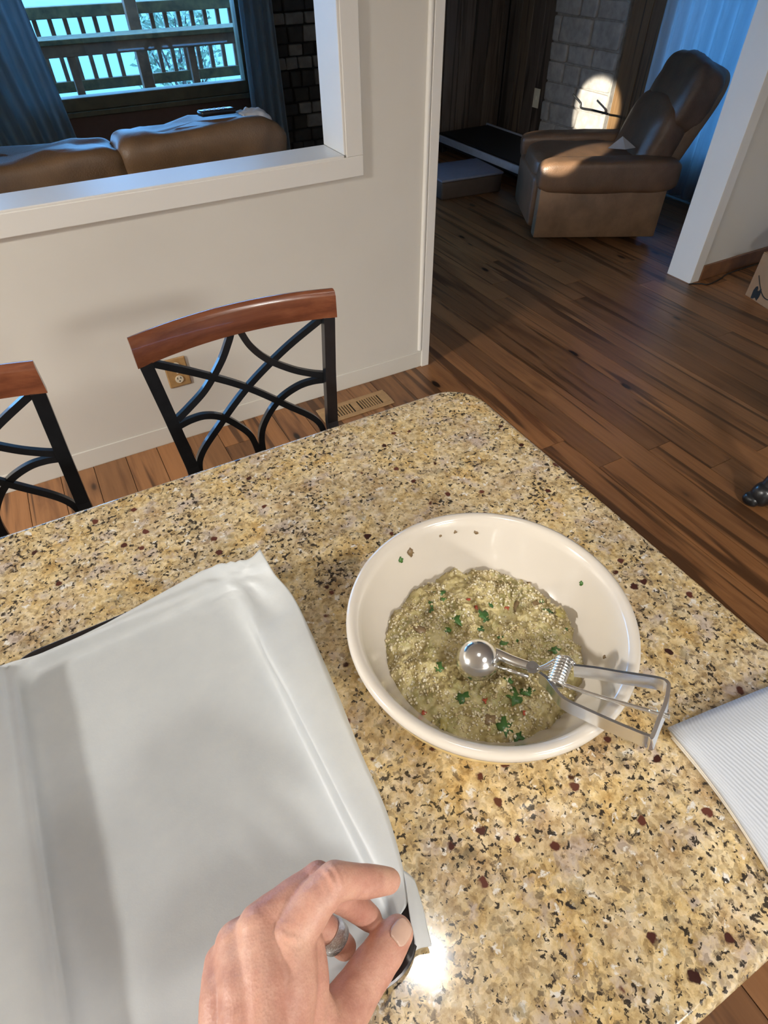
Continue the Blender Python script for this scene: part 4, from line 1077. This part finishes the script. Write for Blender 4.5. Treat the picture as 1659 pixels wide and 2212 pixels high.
for nm, (pts, rad) in HP.items(): chain(bm, pts, rad)
# palm body and thumb web
chain(bm, [(-0.0177, 0.0838, 1.1500), (-0.0235, 0.0682, 1.1450), (-0.0386, 0.0479, 1.1400)], [.0135, .0150, .0170])
chain(bm, [(-0.0225, 0.0632, 1.1400), (-0.0252, 0.0473, 1.1280)], [.0095, .0150])
chain(bm, [(-0.0380, 0.0872, 1.1400), (-0.0548, 0.0456, 1.1350)], [.0150, .0190])
chain(bm, [(-0.0559, 0.0894, 1.1380), (-0.0690, 0.0534, 1.1350)], [.0140, .0180])
# knuckle bumps
for p, r_ in (((-0.0217, 0.0894, 1.1660), .0128), ((-0.0379, 0.1032, 1.1655), .0125), ((-0.0539, 0.1038, 1.1575), .0118), ((0.0127, 0.1024, 1.1700), .0112), ((0.0044, 0.1117, 1.1560), .0108)):
    capsule(bm, p, Vector(p) + Vector((.001, 0, 0)), r_, r_)
# tendons over the back of the hand
for pts in ([(-0.0227, 0.0865, 1.1740), (-0.0351, 0.0689, 1.1715), (-0.0498, 0.0480, 1.1700)], [(-0.0379, 0.0999, 1.1745), (-0.0465, 0.0745, 1.1775), (-0.0541, 0.0501, 1.1760)], [(-0.0533, 0.1008, 1.1655), (-0.0560, 0.0778, 1.1735), (-0.0589, 0.0527, 1.1760)]): chain(bm, pts, [.0032, .0032, .003])
# wrist and forearm, leaving the picture at the bottom
chain(bm, [(-0.0507, 0.0429, 1.1500), (-0.0612, 0.0219, 1.1520), (-0.0756, -0.0070, 1.1750), (-0.0851, -0.0340, 1.2000)], [.024, .0255, .030, .034])
chain(bm, [(-0.0688, 0.0527, 1.1520), (-0.0771, 0.0307, 1.1540), (-0.0864, -0.0008, 1.1780), (-0.0933, -0.0296, 1.2000)], [.022, .0245, .030, .034])
me = bpy.data.meshes.new('hand_raw'); bm.to_mesh(me); bm.free()
tmp = bpy.data.objects.new('hand_raw', me); COL.objects.link(tmp)
rm_ = tmp.modifiers.new('r', 'REMESH'); rm_.mode = 'VOXEL'; rm_.voxel_size = .0011
sm = tmp.modifiers.new('s', 'SMOOTH'); sm.factor = .5; sm.iterations = 16
dg = bpy.context.evaluated_depsgraph_get(); me2 = bpy.data.meshes.new_from_object(tmp.evaluated_get(dg)); me2.name = 'person'
bpy.data.objects.remove(tmp)
# knuckle creases and skin folds as relief
IP = Vector((0.0134, 0.0994, 1.1800)); 
cre = [(Vector((0.0131, 0.1028, 1.1800)), (Vector((0.0244, 0.0993, 1.1580)) - Vector((-0.0018, 0.0977, 1.1680))).normalized(), .012, .0010, 1250), (Vector((0.0165, 0.0598, 1.0980)), (Vector((0.0415, 0.0693, 1.0945)) - Vector((0.0039, 0.0538, 1.1060))).normalized(), .014, .0010, 1150), (Vector((-0.0208, 0.0878, 1.1780)), (Vector((-0.0018, 0.0977, 1.1680)) - Vector((-0.0303, 0.0676, 1.1600))).normalized(), .011, .0006, 1000)]
nrm_ = [v.normal.copy() for v in me2.vertices]; new_ = []
for v, nv0 in zip(me2.vertices, nrm_):
    pc = v.co.copy()
    for c_, d_, rad_, am, fq in cre:
        w_ = (pc - c_); L = w_.length
        if L < rad_:
            pc -= nv0 * am * (.5 + .5 * math.sin(w_.dot(d_) * fq + 1.5 * noise.noise(pc * 260))) * (1 - L / rad_)
    new_.extend(pc + nv0 * .00035 * noise.noise(pc * 120))
me2.vertices.foreach_set('co', new_); me2.update()
me2.materials.clear()
person = link_mesh('person', me2, M['skin'], None, smooth=True)
tag(person, 'bare left hand and forearm reaching over the parchment, thumb on the sheet rim', 'person')
# thumb nail
def nail(p_tip, p_back, rad, toward, ln, wang, off, name='thumb_nail'):
    a = (Vector(p_tip) - Vector(p_back)).normalized(); nv_ = Vector(toward); nv_ = (nv_ - a * nv_.dot(a)).normalized(); sd = a.cross(nv_)
    bm = bmesh.new(); g = []
    for j in range(11):
        t = j / 10; row = []
        wsc = (1 - (2 * t - 1) ** 4 * .45) if t > .5 else (1 - (1 - 2 * t) ** 3 * .45)
        for i in range(13):
            s_ = (i / 12 * 2 - 1) * wang * wsc
            ru = rad * (1.0 - .10 * t * t) + .0004
            row.append(bm.verts.new(Vector(p_tip) + a * (-ln * .62 + ln * t) + nv_ * (ru * math.cos(s_) + off) + sd * ru * math.sin(s_)))
        g.append(row)
    for j in range(10):
        for i in range(12): bm.faces.new((g[j][i], g[j][i + 1], g[j + 1][i + 1], g[j + 1][i]))
    o = obj(name, bm, M['nail'], person, smooth=True); s = o.modifiers.new('s', 'SOLIDIFY'); s.thickness = .0008; s.offset = 1
    return o
camv = Vector((0, 0, 1.6)) - Vector((0.0415, 0.0693, 1.0945))
nail((0.0415, 0.0693, 1.0945), (0.0164, 0.0594, 1.1020), .0122, camv.normalized() + Vector((.20, -.10, 0)), .0160, .56, .0004)
# ring on the ring finger
p0, p1 = Vector((-0.0025, 0.0957, 1.1020)), Vector((0.0051, 0.0821, 1.0862)); a = (p1 - p0).normalized(); e1 = a.orthogonal().normalized(); e2 = a.cross(e1); cc_ = p0.lerp(p1, .42)
bm = bmesh.new(); rg = []
for k in range(40):
    t = 2 * math.pi * k / 40; d_ = math.cos(t) * e1 + math.sin(t) * e2
    rg.append([bm.verts.new(cc_ + a * h + d_ * q) for h, q in ((-.0052, .0098), (-.0052, .0110), (0, .0117), (.0052, .0110), (.0052, .0098))])
for k in range(40):
    x_, y_ = rg[k], rg[(k + 1) % 40]
    for i in range(5): bm.faces.new((x_[i], x_[(i + 1) % 5], y_[(i + 1) % 5], y_[i]))
tag(obj('finger_ring', bm, M['silver_ring'], smooth=True), 'wide sparkling silver ring on the curled finger of the hand', 'ring')
